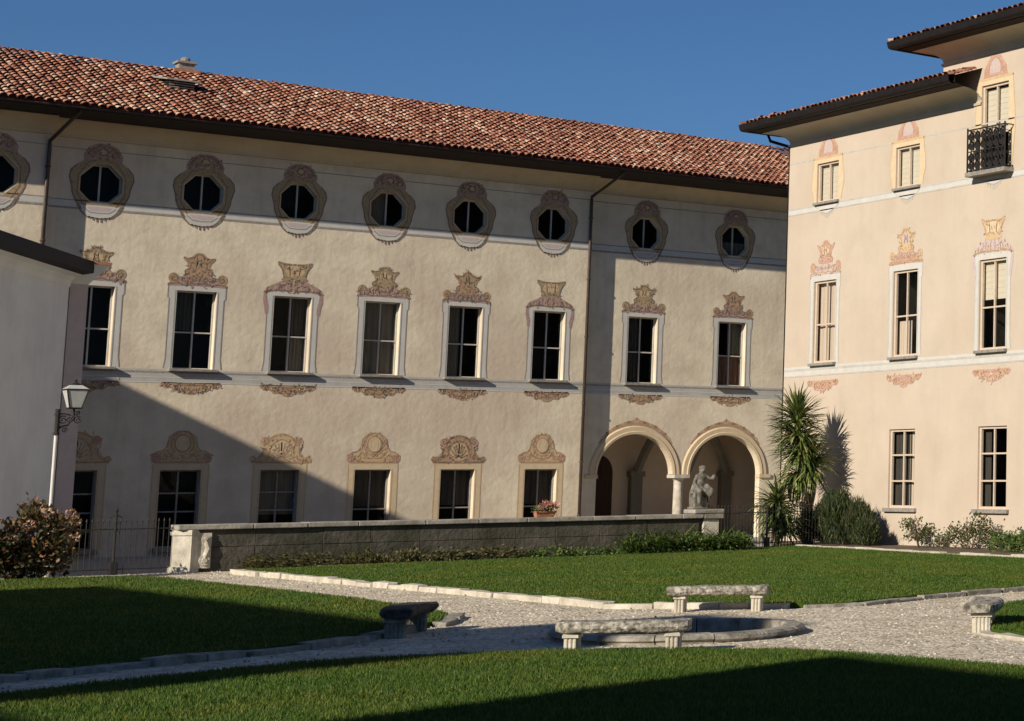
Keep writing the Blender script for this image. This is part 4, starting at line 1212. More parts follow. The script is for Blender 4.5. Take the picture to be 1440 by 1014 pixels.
# (the loft runs with the court on its left)
mb = MB()
p0 = ce + cn * .55; p1 = near + cn * .55 - cd * .4; p2 = nb_ - cd * .4 - cn * .4; p3 = back - cn * .4
rg0 = ce - cn * 4; rg1 = near - cn * 4
mb.add([(p0.x, p0.y, 8.74), (p1.x, p1.y, 8.74), (p2.x, p2.y, 8.74), (p3.x, p3.y, 8.74), (rg0.x, rg0.y, 9.5), (rg1.x, rg1.y, 9.5)], [(0, 1, 5, 4), (2, 3, 4, 5), (1, 2, 5), (3, 0, 4)], TILEBED)
mb.build('roof', gb)
# narrow pink end bay facing the court, with its own small eave
mb = MB(); mb.box(15.99, 16.46, 66.05, 70, -.4, 8.2, PINK); eb = mb.build('end_bay', gb)
mb = MB()
yb = 66.05
mb.add([(15.7, yb, 8.15), (16.46, yb, 8.15), (16.9, yb - .4, 8.72), (15.5, yb - .4, 8.72), (16.9, yb + 3.5, 8.72), (16.46, yb + 3.5, 8.15)], [(0, 1, 2, 3), (1, 5, 4, 2)], PLC)
mb.box(15.6, 16.93, yb - .43, yb + 3.5, 8.72, 8.80, POT)
mb.build('end_eave', gb)

# ================================================================== WINGS OUTSIDE THE FRAME (they throw the long shadows)
def plain_wing(name, label, x0, x1, y0, y1, h, skew=0):
    """hipped wing whose front stands at x1; skew turns its far end wall to fit the shadow edge"""
    t = empty(name, (x1, (y0 + y1) / 2, 0), label, 'building')
    ys = y1 - skew * (x1 - x0)
    def ring(dx, dy, z): return [(x0 + dx, y0 + dy, z), (x1 - dx, y0 + dy, z), (x1 - dx, y1 - dy, z), (x0 + dx, ys - dy, z)]
    mb = MB(); mb.add(ring(.3, .1, -.4) + ring(.3, .1, h - .1), [(0, 1, 5, 4), (1, 2, 6, 5), (2, 3, 7, 6), (3, 0, 4, 7)], PLA); mb.build('wall', t)
    mb = MB(); xm = (x0 + x1) / 2; hw = min((x1 - x0) / 2, (y1 - y0) / 2) * .98
    rz = h + hw * .30; ye = (y1 + ys) / 2 - hw
    mb.add(ring(0, 0, h) + ring(0, 0, h - .16) + [(xm, y0 + hw, rz), (xm, ye, rz)],
           [(0, 1, 8), (1, 2, 9, 8), (2, 3, 9), (3, 0, 8, 9), (4, 5, 6, 7), (0, 1, 5, 4), (1, 2, 6, 5), (2, 3, 7, 6), (3, 0, 4, 7)], TILEBED)
    mb.build('roof', t)
    fmw = lambda u, hh, d: (x1 - .3 - d, u, hh)
    n = max(1, int((y1 - y0) / 4))
    for k in range(n):
        c0 = y0 + (y1 - y0) * (k + .5) / n
        for zz in (1.2, 6.3, 11.2):
            if zz + 2.4 > h: continue
            mb = MB(); mb.box(c0 - .7, c0 + .7, zz, zz + 2.2, -.03, .1, WHITE, fmw); mb.box(c0 - .6, c0 + .6, zz + .1, zz + 2.1, -.04, .05, ROOM, fmw)
            mb.build('window', t)
    return t
plain_wing('west_wing', 'three-storey wing joining the far left end of the long wing', -14, 0.0, 61, 77.6, 16.0)
plain_wing('court_wing', 'wing with a hipped tile roof on the west side of the garden', -34, -18, 19.25, 37.8, 15.3)
plain_wing('court_tower', 'raised tower bay at the end of the west garden wing', -30, -18, 15.7, 19.2, 17.6)
plain_wing('south_wing', 'lower wing beyond the tower on the west side of the garden', -34, -18, -30, 10.9, 16.0, skew=.30)
plain_wing('link_wing', 'low link between the tower and the lower wing', -30, -18, 11.0, 15.6, 11.6)

# ================================================================== LOW WALL, PIER, RAILINGS
lwl = empty('garden_wall', (24, 56, 0), 'long low mossy garden wall with a stone coping between lawn and arches', 'wall')
x = 16.78; fy = 55.82
mb = MB(); mb.box(16.7, 31.0, fy + .05, fy + .44, -.4, 1.08, WALLST); mb.build('core', lwl)
while x < 30.9:
    l = min(random.uniform(1.0, 1.7), 30.95 - x)
    for (z0, z1) in ((.02, .62), (.64, 1.075)):
        q = random.uniform(0, .014); mb = MB()
        mb.box(x + .004, x + l - .004, fy + q, fy + .1, z0 - .004, z1 + .004, WALLST)
        mb.build('wall_block', lwl, bevel=.01)
    x += l
x = 16.3
while x < 31.0:
    l = min(random.uniform(1.3, 2.0), 31.05 - x); q = random.uniform(-.008, .008)
    mb = MB(); mb.box(x + .006, x + l - .006, fy - .10 + q, fy + .54, 1.085, 1.215 + q, COPING)
    mb.build('coping_stone', lwl, bevel=.022); x += l
mb = MB()                      # carved end pier
for (gk, za, zb) in ((0, .0, 1.082), (.06, -.1, .15), (.035, .95, 1.04)):
    pts = [(16.34 - gk, fy + .50 + gk), (16.28 - gk, fy + .16 - gk * .5), (16.62 - gk * .4, fy - .14 - gk), (16.80 + gk * .5, fy - .05 - gk), (16.80 + gk * .5, fy + .50 + gk)]
    m_ = len(pts)
    mb.add([(a, b, za) for a, b in pts] + [(a, b, zb) for a, b in pts], [(k, (k + 1) % m_, m_ + (k + 1) % m_, m_ + k) for k in range(m_)] + [tuple(range(m_)), tuple(range(m_, 2 * m_))], STONEL)
mb.build('end_pier', lwl)
mb = MB()
mb.box(16.80, 17.12, fy - .05, fy + .02, .10, 1.0, STONEL)
for (cz, r_) in ((.86, .10), (.30, .13)):
    mb.tube([(16.96, fy - .10, cz), (16.96, fy + .02, cz)], r_, STONEL, 14)
    mb.tube([(16.96, fy - .13, cz), (16.96, fy + .0, cz)], r_ * .45, STONEL, 10)
mb.tube([(16.96, fy - .06, .86), (17.05, fy - .06, .6), (16.94, fy - .06, .3)], [.05, .07, .06], STONEL, 8)
mb.build('scroll_bracket', lwl)
# pedestal at the other end
pd = empty('stone_pedestal', (31.3, 56.1, 0), 'stone pedestal at the wall end that carries the statue', 'pedestal')
mb = MB(); mb.box(31.08, 31.62, fy - .02, fy + .5, 0, 1.06, STONEL); mb.box(31.0, 31.72, fy - .1, fy + .58, 0, .15, STONEL)
mb.build('shaft', pd, bevel=.02)
mb = MB(); mb.box(30.72, 31.74, fy - .12, fy + .60, 1.085 + .14, 1.36, COPING); mb.box(31.07, 31.74, fy - .10, fy + .58, 1.06, 1.23, COPING); mb.build('cap', pd, bevel=.03)

def blob_mesh(name, blobs, mt, vox=.03, parent=None):
    """one continuous surface grown from overlapping limbs and masses"""
    bm = bmesh.new()
    for b in blobs:
        if len(b) == 4:
            (a, c, r0, r1) = b
            a, c = Vector(a), Vector(c); n = 6
            for k in range(n + 1):
                t = k / n
                bmesh.ops.create_icosphere(bm, subdivisions=2, radius=r0 + (r1 - r0) * t, matrix=Matrix.Translation(a.lerp(c, t)))
        else:
            a, s_ = b
            bmesh.ops.create_icosphere(bm, subdivisions=3, radius=1, matrix=Matrix.Translation(a) @ Matrix.Diagonal((*s_, 1)))
    me = bpy.data.meshes.new(name); bm.to_mesh(me); bm.free()
    me.materials.append(mt)
    o = bpy.data.objects.new(name, me); COL.objects.link(o)
    md = o.modifiers.new('remesh', 'REMESH'); md.mode = 'VOXEL'; md.voxel_size = vox; md.use_smooth_shade = True
    sm = o.modifiers.new('smooth', 'SMOOTH'); sm.factor = .5; sm.iterations = 3
    if parent: attach(o, parent)
    return o
sx, sy, sz = 31.1, 56.05, 1.36
st = empty('stone_statue', (sx, sy, sz), 'weathered grey stone statue of a seated draped figure on the wall-end pedestal', 'statue')
V3 = lambda a, b, c: (sx + a * .82, sy + b * .85, sz + c * .88)
mb = MB(); mb.box(sx - .30, sx + .10, sy - .16, sy + .20, sz, sz + .52, STATUE); mb.box(sx - .34, sx + .16, sy - .2, sy + .24, sz, sz + .07, STATUE)
mb.build('tree_stump_support', st, bevel=.03)
blob_mesh('figure', [
    (V3(.03, 0, 1.38), (.10, .11, .125)),                       # head
    (V3(.03, .01, 1.47), (.112, .115, .06)),                     # hair
    (V3(.04, -.11, 1.37), (.02, .03, .025)),                    # nose
    (V3(.02, 0, 1.30), V3(-.01, 0, 1.2), .055, .07),
    (V3(-.02, .02, 1.12), (.19, .125, .14)),                      # chest
    (V3(-.04, .02, .92), (.165, .13, .17)),
    (V3(-.05, .03, .70), (.21, .17, .16)),                        # hips
    (V3(-.19, 0, 1.17), V3(-.33, -.05, .92), .06, .05), (V3(-.33, -.05, .92), V3(-.22, -.2, .74), .05, .04),
    (V3(.16, 0, 1.17), V3(.36, -.06, 1.04), .065, .05), (V3(.36, -.06, 1.04), V3(.44, -.16, 1.18), .05, .045),
    (V3(.42, -.15, 1.12), (.06, .06, .09)),                       # hand and scroll
    (V3(-.15, -.02, .68), V3(-.24, -.32, .62), .12, .09), (V3(-.24, -.32, .62), V3(-.22, -.28, .22), .085, .06),
    (V3(.06, -.02, .68), V3(.26, -.26, .66), .12, .095), (V3(.26, -.26, .66), V3(.20, -.2, .30), .085, .06),
    (V3(-.1, -.16, .66), V3(.22, -.24, .52), .11, .12), (V3(.2, -.1, .8), V3(.33, -.12, .56), .09, .11), (V3(-.25, .05, .85), V3(-.34, 0, .6), .08, .10)], STATUE, .024, st)

la = empty('lamp_post', (13.48, 56, 0), 'slim pale lamp post with an old bracketed lantern before the grey wall', 'lamp post')
lx, ly = 13.49, 56.0
mb = MB()
mb.tube([(lx, ly, -.1), (lx, ly, 3.5)], .040, POLE, 12)
mb.tube([(lx, ly, 0), (lx, ly, .5)], .075, POLE, 12); mb.tube([(lx, ly, .5), (lx, ly, .56)], .09, POLE, 12)
mb.build('pole', la, smooth=False)
cx_, cy_ = 13.84, 56.0
mb = MB()
mb.tube([(lx, ly, 3.5), (lx, ly, 4.08)], .05, IRON, 8)
for z_, r_ in ((3.52, .075), (4.0, .07), (4.1, .055)): mb.tube([(lx, ly, z_ - .03), (lx, ly, z_ + .03)], r_, IRON, 8)
mb.tube([(lx, ly, 3.62), (lx + .10, ly, 3.70), (lx + .24, ly, 3.74), (cx_, cy_, 3.88), (cx_, cy_, 4.14)], .026, IRON, 8)
mb.tube([(lx, ly, 4.0), (lx + .14, ly, 4.02), (cx_ - .06, cy_, 3.98)], .018, IRON, 6)
for (sx_, sz_, sr_, sg_) in ((lx + .13, 3.86, .11, 1), (lx + .27, 3.88, .09, -1), (cx_ + .10, 3.86, .10, 1), (lx + .17, 3.62, .07, -1), (cx_ + .06, 4.04, .07, -1)):
    mb.tube([(q[0], ly, q[1]) for q in sp(sx_, sz_, sr_, 1.5, 1.0, sg_, 14)], .014, IRON, 5)
mb.build('bracket', la)
mb = MB()
b_, t_ = .13, .235; z0, z1 = 4.16, 4.62
C4 = ((-1, -1), (1, -1), (1, 1), (-1, 1))
for i in range(4):
    s0, s1 = C4[i], C4[(i + 1) % 4]
    mb.tube([(cx_ + s0[0] * b_, cy_ + s0[1] * b_, z0), (cx_ + s0[0] * t_, cy_ + s0[1] * t_, z1)], .017, IRON, 6)
    for (r_, z) in ((b_, z0), (t_, z1)):
        mb.tube([(cx_ + s0[0] * r_, cy_ + s0[1] * r_, z), (cx_ + s1[0] * r_, cy_ + s1[1] * r_, z)], .02, IRON, 6)
mb.build('lantern_cage', la)
for i in range(4):
    s0, s1 = C4[i], C4[(i + 1) % 4]
    g = MB(); g.add([(cx_ + s0[0] * b_, cy_ + s0[1] * b_, z0), (cx_ + s1[0] * b_, cy_ + s1[1] * b_, z0), (cx_ + s1[0] * t_, cy_ + s1[1] * t_, z1), (cx_ + s0[0] * t_, cy_ + s0[1] * t_, z1)], [(0, 1, 2, 3)], LAMPG)
    g.build('glass_pane', la)
mb = MB()
e_ = t_ + .015
mb.add([(cx_ + a * e_, cy_ + b * e_, z1 + .01) for a, b in C4] + [(cx_ + a * .12, cy_ + b * .12, z1 + .11) for a, b in C4], [(0, 1, 5, 4), (1, 2, 6, 5), (2, 3, 7, 6), (3, 0, 4, 7), (4, 5, 6, 7), (0, 1, 2, 3)], LAMPG)
mb.lathe([(.11, 0), (.12, .03), (.05, .06), (.02, .09), (.035, .12), (.005, .16)], (cx_, cy_, z1 + .11), IRON, 10)
mb.build('lantern_roof', la)

def railing(name, label, x0, y0, x1, y1, ztop, zb, step, posts, arc_=0):
    t = empty(name, ((x0 + x1) / 2, (y0 + y1) / 2, 0), label, 'railing')
    L = math.hypot(x1 - x0, y1 - y0); dx, dy = (x1 - x0) / L, (y1 - y0) / L
    P = lambda s_, z: (x0 + dx * s_, y0 + dy * s_, z)
    for z in (ztop - .16, zb + .16):
        mb = MB(); mb.tube([P(0, z), P(L, z)], .016, IRON, 6); mb.build('rail', t)
    s_ = step / 2
    while s_ < L:
        mb = MB()
        mb.tube([P(s_, zb), P(s_, ztop)], .0105, IRON, 6)
        mb.tube([P(s_, ztop), P(s_, ztop + .04), P(s_, ztop + .11)], [.011, .024, .002], IRON, 6)
        mb.build('bar', t); s_ += step
    for s_, h in posts:
        mb = MB()
        mb.tube([P(s_, zb - .05), P(s_, h)], .035, IRON, 8)
        for z in (h - .25, h - .45): mb.tube([P(s_, z - .02), P(s_, z + .02)], .06, IRON, 8)
        mb.tube([P(s_, h), P(s_, h + .06), P(s_, h + .10), P(s_, h + .17)], [.03, .05, .02, .002], IRON, 8)
        mb.tube([P(s_ - .14, h - .12), P(s_, h - .05), P(s_ + .14, h - .12)], .014, IRON, 6)
        mb.box(*sorted((P(s_ - .07, 0)[0], P(s_ + .07, 0)[0])), P(s_, 0)[1] - .07, P(s_, 0)[1] + .07, zb - .06, zb + .34, IRON)
        mb.build('post', t)
    return t
railing('iron_railing', 'spiked iron railing between the lamp post and the low wall', 13.75, 56.05, 16.28, 56.05, 1.30, -.02, .125, [(1.21, 1.55)])
railing('iron_railing', 'spiked iron railing gate beside the statue under the right arch', 31.85, 57.0, 36.9, 57.6, 1.36, .05, .125, [(2.35, 1.30), (.05, 1.4)])

# ================================================================== BENCHES AND BASIN
PC = Vector((15.9, 28.6))
DARKST = mat('shaded_lichen_stone', [(.018, .016, .014), (.05, .043, .036), (.10, .09, .075)], scale=8, detail=9, bump=.03, bscale=16)  # shade and dark lichen both put into the seat colour
def bench(cx_, cy_, label, mt, seat_mt, h=.45, L=1.72, seed=1, turn=0):
    rd = random.Random(seed)
    rz = math.atan2(cy_ - PC.y, cx_ - PC.x) + math.pi / 2 + turn
    t = empty('stone_bench', (cx_, cy_, 0), label, 'bench', rz=rz)
    t['_local'] = 1
    # seat: gently curved slab, local x along it, -y outward from the plaza
    n = 14; prof = []
    for (yy, zz) in ((-.17, -.035), (-.215, -.015), (-.245, .04), (-.24, .09), (-.20, .125), (.20, .125), (.24, .09), (.245, .04), (.215, -.015), (.17, -.035)): prof.append((yy, zz))
    mb = MB(); vs = []; k = len(prof)
    for i in range(n + 1):
        x = -L / 2 + L * i / n
        e = .85 if i in (0, n) else 1
        sag = .12 * (1 - (2 * x / L) ** 2)
        for yy, zz in prof:
            vs.append((x + rd.uniform(-.006, .006), yy * e - sag + .06 + rd.uniform(-.008, .008), h - .125 + (zz - .0725) * e + .0725 + rd.uniform(-.007, .007)))
    fs = [(i * k + j, i * k + (j + 1) % k, (i + 1) * k + (j + 1) % k, (i + 1) * k + j) for i in range(n) for j in range(k)] + [tuple(range(k)), tuple(n * k + j for j in range(k))]
    mb.add(vs, fs, seat_mt)
    s = mb.build('seat', t, smooth=False)
    for sg in (-1, 1):
        mb = MB(); x = sg * L * .385
        mb.box(x - .075, x + .075, -.12, .12, -.03, h - .165, mt)
        for q in (-.055, .0, .055):
            mb.tube([(x + q, -.12, .0), (x + q, -.12, h - .2)], .021, mt, 8)
            mb.tube([(x + q, .12, .0), (x + q, .12, h - .2)], .021, mt, 8)
        for q in (-.085, -.028, .028, .085):
            for w_ in (-.075, .075): mb.tube([(x + w_, q, 0), (x + w_, q, h - .2)], .02, mt, 8)
        mb.box(x - .105, x + .105, -.16, .16, h - .215, h - .175, mt)
        mb.box(x - .092, x + .092, -.15, .15, h - .177, h - .09, mt)
        l = mb.build('leg', t)
    del t['_local']
    return t
bench(13.02, 25.42, 'lichen-spotted stone bench with fluted legs at the edge of the near lawn, before the basin', STONEL, LICHEN, seed=1, turn=R(5))
bench(18.15, 31.95, 'lichened stone bench beyond the round basin, casting its shadow on the lawn', STONEL, LICHEN, seed=2, turn=R(-4))
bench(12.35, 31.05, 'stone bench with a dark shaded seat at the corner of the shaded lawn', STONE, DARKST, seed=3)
bench(18.85, 25.12, 'sunlit stone bench seen end-on beside the small lawn by the gravel', STONEL, LICHEN, seed=4, turn=R(10))

ba = empty('fountain_basin', (15.1, 27.75, 0), 'low round stone fountain basin sunk in the gravel between four benches', 'basin')
n = 14
for i in range(n):
    a0, a1 = 2 * math.pi * (i + .012) / n, 2 * math.pi * (i + .988) / n
    mb = MB(); vs = []
    prof = [(1.70, -.4), (1.70, .11), (1.73, .14), (1.96, .135), (2.02, .10), (2.03, .06), (1.97, .03), (1.97, -.4)]
    dz = random.uniform(-.008, .008)
    for k in range(5):
        a = a0 + (a1 - a0) * k / 4
        for r_, z in prof: r_ *= .92; vs.append((15.1 + r_ * math.cos(a), 27.75 + r_ * math.sin(a), z + dz))
    kk = len(prof)
    mb.add(vs, [(q * kk + j, q * kk + (j + 1) % kk, (q + 1) * kk + (j + 1) % kk, (q + 1) * kk + j) for q in range(4) for j in range(kk)] + [tuple(range(kk)), tuple(4 * kk + j for j in range(kk))], STONE)
    mb.build('rim_stone', ba)
mb = MB(); mb.add([(15.1 + 1.585 * math.cos(2 * math.pi * k / 40), 27.75 + 1.585 * math.sin(2 * math.pi * k / 40), -.26) for k in range(40)], [tuple(range(40))], WATER)
mb.build('water', ba)

# ================================================================== PLANTS
def leaf_quads(C, L, W, dirs, rng, fold=.0):
    """diamond leaves at C with length L, width W along dirs"""
    n = len(C)
    d = dirs / np.linalg.norm(dirs, axis=1)[:, None]
    r = rng.normal(size=(n, 3)); s = np.cross(d, r); s /= np.linalg.norm(s, axis=1)[:, None]
    a = C; b = C + d * (L * .5)[:, None] + s * (W * .5)[:, None]; c = C + d * L[:, None]; e = C + d * (L * .5)[:, None] - s * (W * .5)[:, None]
    V = np.stack([a, b, c, e], 1).reshape(-1, 3)
    return V, np.arange(4 * n).reshape(-1, 4)

def leafy(name, parent, lobes, dens, size, mt, up=.4, rng=RNG, clump=.16, floor=.05):
    """crown of small leaves gathered in clumps through the volume of a few lobes, thinner towards the outline"""
    Cs = []
    for (cx_, cy_, cz, rx, ry, rz) in lobes:
        k = int(dens * rx * ry * rz * 60) + 6
        v = rng.normal(size=(k, 3)); v /= np.linalg.norm(v, axis=1)[:, None]
        v *= (rng.uniform(.15, 1.12, k) ** .5)[:, None]
        cc = np.array([cx_, cy_, cz]) + v * np.array([rx, ry, rz])
        m = 26
        pts = (cc[:, None] + rng.normal(0, clump, (k, m, 3)) * np.array([1, 1, .8])).reshape(-1, 3)
        Cs.append(pts)
    C = np.concatenate(Cs); C = C[C[:, 2] > floor]
    n = len(C)
    ctr = np.mean([l[:3] for l in lobes], axis=0)
    d = (C - ctr) * .8 + rng.normal(0, .55, (n, 3)); d[:, 2] += up
    Ls = size * rng.uniform(.6, 1.4, n)
    V, Fc = leaf_quads(C, Ls, Ls * .55, d, rng)
    return np_mesh(name, V, Fc, mt, parent)

def stems(name, parent, base, tips, r, mt=STEM):
    mb = MB()
    for t in tips:
        b = Vector(base) + Vector((random.uniform(-.1, .1), random.uniform(-.1, .1), 0)); t = Vector(t)
        m = b.lerp(t, .5) + Vector((random.uniform(-.08, .08), random.uniform(-.08, .08), .08))
        mb.tube([b, m, t], [r, r * .75, r * .35], mt, 5)
    return mb.build(name, parent)

def swords(heads, rng):
    """stiff pointed leaves: each a folded strip of three cross sections"""
    Vs, Fs = [], []; b = 0
    for (c, n, L, W, lo, hi, droop) in heads:
        for k in range(n):
            az = rng.uniform(0, 2 * np.pi); el = np.radians(rng.uniform(lo, hi))
            l = L * rng.uniform(.65, 1.15); w = W * rng.uniform(.8, 1.2)
            h = np.array([np.cos(az), np.sin(az), 0]); s = np.array([-np.sin(az), np.cos(az), 0])
            st_ = np.array(c) + np.array([0, 0, rng.uniform(-.22, .12)]) * (1.0 if L > .4 else .2)
            p = []
            for q in (.06, .45, .8, 1.0):
                e = el - droop * q * q
                p.append(st_ + (h * np.cos(e) + np.array([0, 0, 1]) * np.sin(e)) * l * q)
            nu = np.array([0, 0, 1.0])
            for q, ww in zip(p, (.55, 1, .7, .02)):
                Vs += [q - s * w * ww, q - nu * w * ww * .5, q + s * w * ww]
            for i in range(3):
                o = b + i * 3
                Fs += [(o, o + 1, o + 4, o + 3), (o + 1, o + 2, o + 5, o + 4)]
            b += 12
    return np.array(Vs), np.array(Fs)

def yucca(name, label, base, trunk, heads, dry):
    t = empty(name, base, label, 'yucca', 'yuccas beside the tall wing')
    mb = MB()
    for pts, rr in trunk: mb.tube(pts, rr, TRUNK, 10)
    mb.build('trunk', t)
    V, Fc = swords(heads, RNG); np_mesh('crown', V, Fc, YUC, t)
    if dry:
        V, Fc = swords(dry, RNG); np_mesh('dry_leaves', V, Fc, DRY, t)
DRY = leaf_mat('dry_leaf', [(0, (.16, .12, .07)), (.6, (.30, .23, .14)), (1, (.45, .37, .25))], .1)
yucca('yucca_tree', 'tall green yucca with stacked spiky rosettes against the sunlit wing', (36.35, 58.3, 0.05),
      [([(36.35, 58.3, 0), (36.3, 58.3, .9), (36.1, 58.25, 2.0), (35.85, 58.2, 3.2), (35.75, 58.2, 4.2)], [.20, .15, .13, .11, .09]), ([(36.3, 58.3, .9), (36.45, 58.2, 1.8), (36.35, 58.0, 2.7)], [.12, .10, .08])],
      [((35.75, 58.2, 4.35), 280, 1.1, .034, -20, 88, .12), ((35.80, 58.2, 3.80), 220, 1.12, .034, -35, 50, .2), ((35.95, 58.2, 3.30), 240, 1.15, .034, -40, 55, .22), ((36.25, 58.05, 2.75), 240, 1.12, .034, -45, 75, .22), ((35.9, 58.3, 2.45), 150, 1.0, .034, -50, 30, .6)],
      [((36.1, 58.25, 2.15), 110, .8, .03, -85, -40, .3), ((36.2, 58.25, 1.75), 60, .6, .026, -88, -55, .2)])
yucca('yucca_shrub', 'short dark spiky yucca at the foot of the tall yucca, before the right arch', (34.95, 58.0, 0.05),
      [([(34.95, 58.0, 0), (34.98, 58.0, .7), (34.95, 58.0, 1.35)], [.12, .10, .08])],
      [((34.95, 58.0, 1.45), 170, 1.0, .038, -20, 85, .4), ((35.0, 57.95, 1.05), 170, .95, .038, -30, 60, .5), ((35.2, 57.9, .6), 130, .85, .036, -10, 70, .5)],
      [((34.97, 58, .6), 40, .5, .022, -80, -30, .3)])

t = empty('rosemary_bush', (36.55, 56.2, .1), 'dense upright dark green bush between the tall yucca and the ground-floor window', 'bush')
lobes = [(36.5 + random.uniform(-.15, .2), 54.9 + .47 * k + random.uniform(-.15, .15), h_, .38, .36, h_ * random.uniform(.95, 1.1)) for k, h_ in enumerate((.42, .58, .72, .86, .80, .92, .70, .55))]
n = 20000
C = []
for (a, b, c, rx, ry, rz) in lobes:
    k = n // 8; v = RNG.normal(size=(k, 3)); v /= np.linalg.norm(v, axis=1)[:, None]; v *= (RNG.uniform(.1, 1.1, k) ** .45)[:, None]
    C.append(np.array([a, b, c]) + v * np.array([rx, ry, rz]))
C = np.concatenate(C); C = C[C[:, 2] > .1]
d = RNG.normal(0, .35, C.shape); d[:, 2] += 1
V, Fc = leaf_quads(C, RNG.uniform(.12, .36, len(C)), RNG.uniform(.018, .036, len(C)), d, RNG)
np_mesh('foliage', V, Fc, ROSM, t)
stems('stem', t, (36.55, 56.4, .1), [(36.5 + random.uniform(-.3, .3), 56.4 + random.uniform(-1.2, 1.2), 1.2) for _ in range(9)], .02)

def bush(name, label, base, lobes, dens, size, mt, cat='bush', clump=.13, group=None, nst=6, up=.4):
    t = empty(name, base, label, cat, group)
    leafy('foliage', t, lobes, dens, size, mt, clump=clump, up=up)
    stems('stem', t, base, [(random.choice(lobes)[0] + random.uniform(-.2, .2), random.choice(lobes)[1] + random.uniform(-.2, .2), lobes[0][2] + random.uniform(0, .3)) for _ in range(nst)], .016)
    return t
bush('rose_bush', 'loose small rose bush under the curtained ground-floor window', (36.75, 52.4, .1), [(36.75, 52.6, .62, .34, .42, .36), (36.7, 51.9, .45, .3, .4, .28), (36.8, 52.9, .75, .2, .2, .2)], 4.0, .085, ROSE_L, clump=.09)
bush('rose_bush', 'wider rose bush with tall shoots under the dark six-pane window', (36.7, 49.6, .1), [(36.7, 50.2, .55, .35, .5, .4), (36.7, 49.4, .68, .35, .55, .45), (36.7, 48.6, .6, .35, .5, .4), (36.75, 51.0, .4, .25, .35, .25)], 3.6, .085, ROSE_L, clump=.10)
bush('leafy_clump', 'low bright green leafy clump at the end of the planting bed', (36.3, 47.2, .1), [(36.3, 47.4, .32, .45, .8, .28), (36.4, 46.2, .38, .45, .9, .32)], 5, .10, BORDER, clump=.10)
sh1 = bush('autumn_shrub', 'wide autumn-coloured shrub with few fading flower heads beyond the lamp post shrub', (11.5, 54.0, .05), [(11.4, 54.1, .85, .8, .6, .75), (10.6, 54.0, .8, .7, .6, .7), (12.0, 53.9, .6, .6, .5, .5)], 3.0, .14, HYD, clump=.15)
sh2 = bush('autumn_shrub', 'autumn-coloured shrub with pink flower heads at the foot of the lamp post', (12.9, 54.3, .05), [(12.75, 54.3, 1.05, .5, .5, .62), (13.15, 54.3, .85, .5, .5, .6), (12.6, 54.0, .55, .6, .5, .5), (12.75, 54.4, 1.55, .2, .2, .22)], 3.6, .13, HYD, clump=.13)
def flower_heads(t, spots, r=.11, m=70):
    C = []; D = []
    for s_ in spots:
        v = RNG.normal(size=(m, 3)); v /= np.linalg.norm(v, axis=1)[:, None]
        C.append(np.array(s_) + v * r * RNG.uniform(.75, 1.05, (m, 1)) * np.array([1, 1, .8])); D.append(v + RNG.normal(0, .5, (m, 3)))
    C = np.concatenate(C); D = np.concatenate(D); n = len(C)
    V, Fc = leaf_quads(C, RNG.uniform(.04, .07, n), RNG.uniform(.035, .055, n), D, RNG)
    np_mesh('flower_heads', V, Fc, HEAD, t)['kind'] = 'stuff'
flower_heads(sh1, [(11.4 + random.uniform(-1.2, .8), 53.6 + random.uniform(-.3, .3), random.uniform(.9, 1.55)) for _ in range(7)])
flower_heads(sh2, [(12.85 + random.uniform(-.5, .75), 53.85 + random.uniform(-.15, .5), random.uniform(.85, 1.65)) for _ in range(11)])
# border along the low wall
t = empty('creeping_hedge', (20.5, 55.4, .05), 'low browning creeper along the foot of the garden wall', 'hedge')
leafy('foliage', t, [(18.3 + .8 * k, 55.4 + random.uniform(-.1, .1), .14, .55, .32, random.uniform(.12, .24)) for k in range(9)], 12, .09, CREEP, clump=.10)
t = empty('creeping_hedge', (26.8, 55.5, .05), 'thin dark creeper patch along the middle of the garden wall', 'hedge')
leafy('foliage', t, [(25.6 + .7 * k, 55.55 + random.uniform(-.06, .06), .16, .45, .18, random.uniform(.12, .25)) for k in range(5)], 10, .08, BORDER, clump=.08)
t = empty('iris_border', (30, 55.4, .05), 'tall strappy green leaves growing at the wall end under the statue', 'plant')
heads = [((28.4 + random.uniform(0, 3.9), 55.4 + random.uniform(-.2, .25), .06), 18, random.uniform(.65, 1.05), .020, 45, 88, .6) for _ in range(48)]
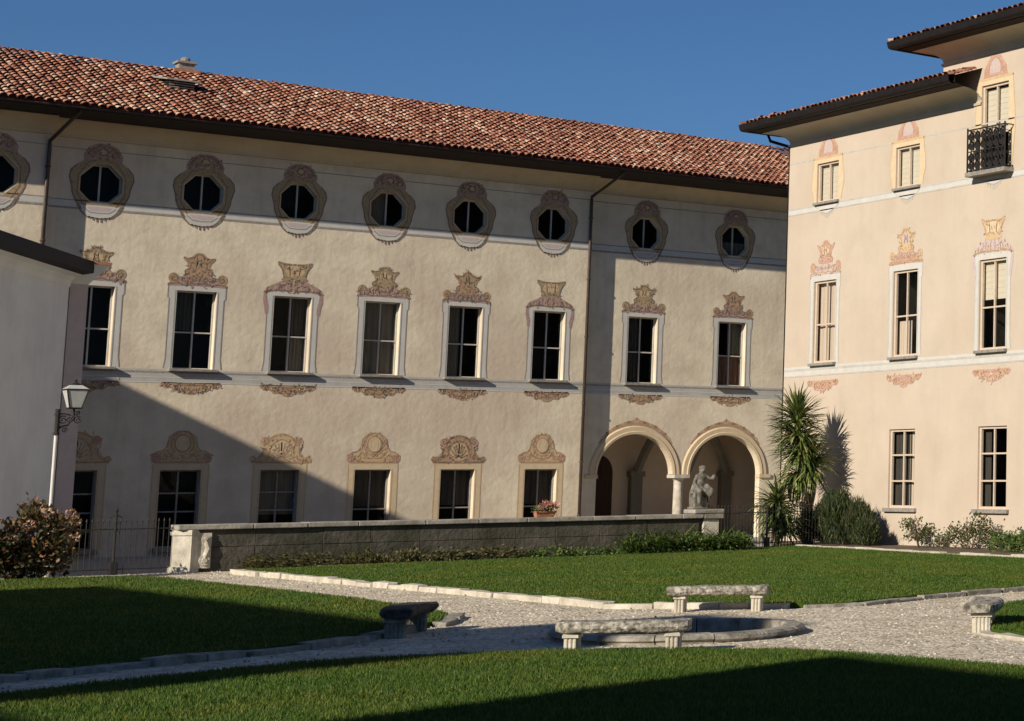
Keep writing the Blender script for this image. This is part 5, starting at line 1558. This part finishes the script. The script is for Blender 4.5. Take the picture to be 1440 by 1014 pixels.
V, Fc = swords(heads, RNG); np_mesh('leaves', V, Fc, BORDER, t)
leafy('undergrowth', t, [(28.6 + .7 * k, 55.4, .25, .5, .25, .32) for k in range(6)], 8, .10, BORDER, clump=.10)

# flower pots on the wall
t = empty('flower_box', (26.1, 56.05, 1.215), 'terracotta box of pink flowers standing on the low wall coping', 'flower box')
mb = MB()
z = 1.217
for (a, b, c2, d2) in ((25.8, 26.4, 55.93, 56.17),):
    mb.add([(a + .04, c2 + .03, z), (b - .04, c2 + .03, z), (b - .04, d2 - .03, z), (a + .04, d2 - .03, z), (a, c2, z + .17), (b, c2, z + .17), (b, d2, z + .17), (a, d2, z + .17)], [(0, 1, 5, 4), (1, 2, 6, 5), (2, 3, 7, 6), (3, 0, 4, 7), (0, 1, 2, 3), (4, 5, 6, 7)], POT)
    mb.box(a - .015, b + .015, c2 - .015, c2 + .012, z + .135, z + .18, POT)
mb.build('box', t)
leafy('leaves', t, [(26.1, 56.05, 1.44, .32, .14, .10)], 40, .07, BORDER, clump=.06, floor=1.3)
fl_ = leafy('flowers', t, [(26.12, 56.0, 1.52, .32, .16, .12)], 34, .05, leaf_mat('pink_petal', [(0, (.45, .10, .09)), (.5, (.62, .24, .20)), (1, (.75, .50, .44))]), clump=.05, floor=1.3)
fl_['kind'] = 'stuff'

# fallen leaves on the gravel
n = 420
X = RNG.uniform(8, 26, n); Y = RNG.uniform(20, 52, n)
ok = in_view(X, Y)
for pts in (BACK, LEFT, FRONT): ok &= ~inside(pts, X, Y)
ok &= np.hypot(X - 15.1, Y - 27.75) > 2.1
X, Y = X[ok], Y[ok]
C = np.stack([X, Y, np.full(len(X), .03)], 1)
d = RNG.normal(0, 1, C.shape); d[:, 2] *= .15
V, Fc = leaf_quads(C, RNG.uniform(.05, .10, len(X)), RNG.uniform(.03, .06, len(X)), d, RNG)
V[:, 2] = np.maximum(V[:, 2], .012)
tag(np_mesh('fallen_leaves', V, Fc, DRY), 'dry brown leaves scattered over the gravel', 'leaves', kind='stuff')
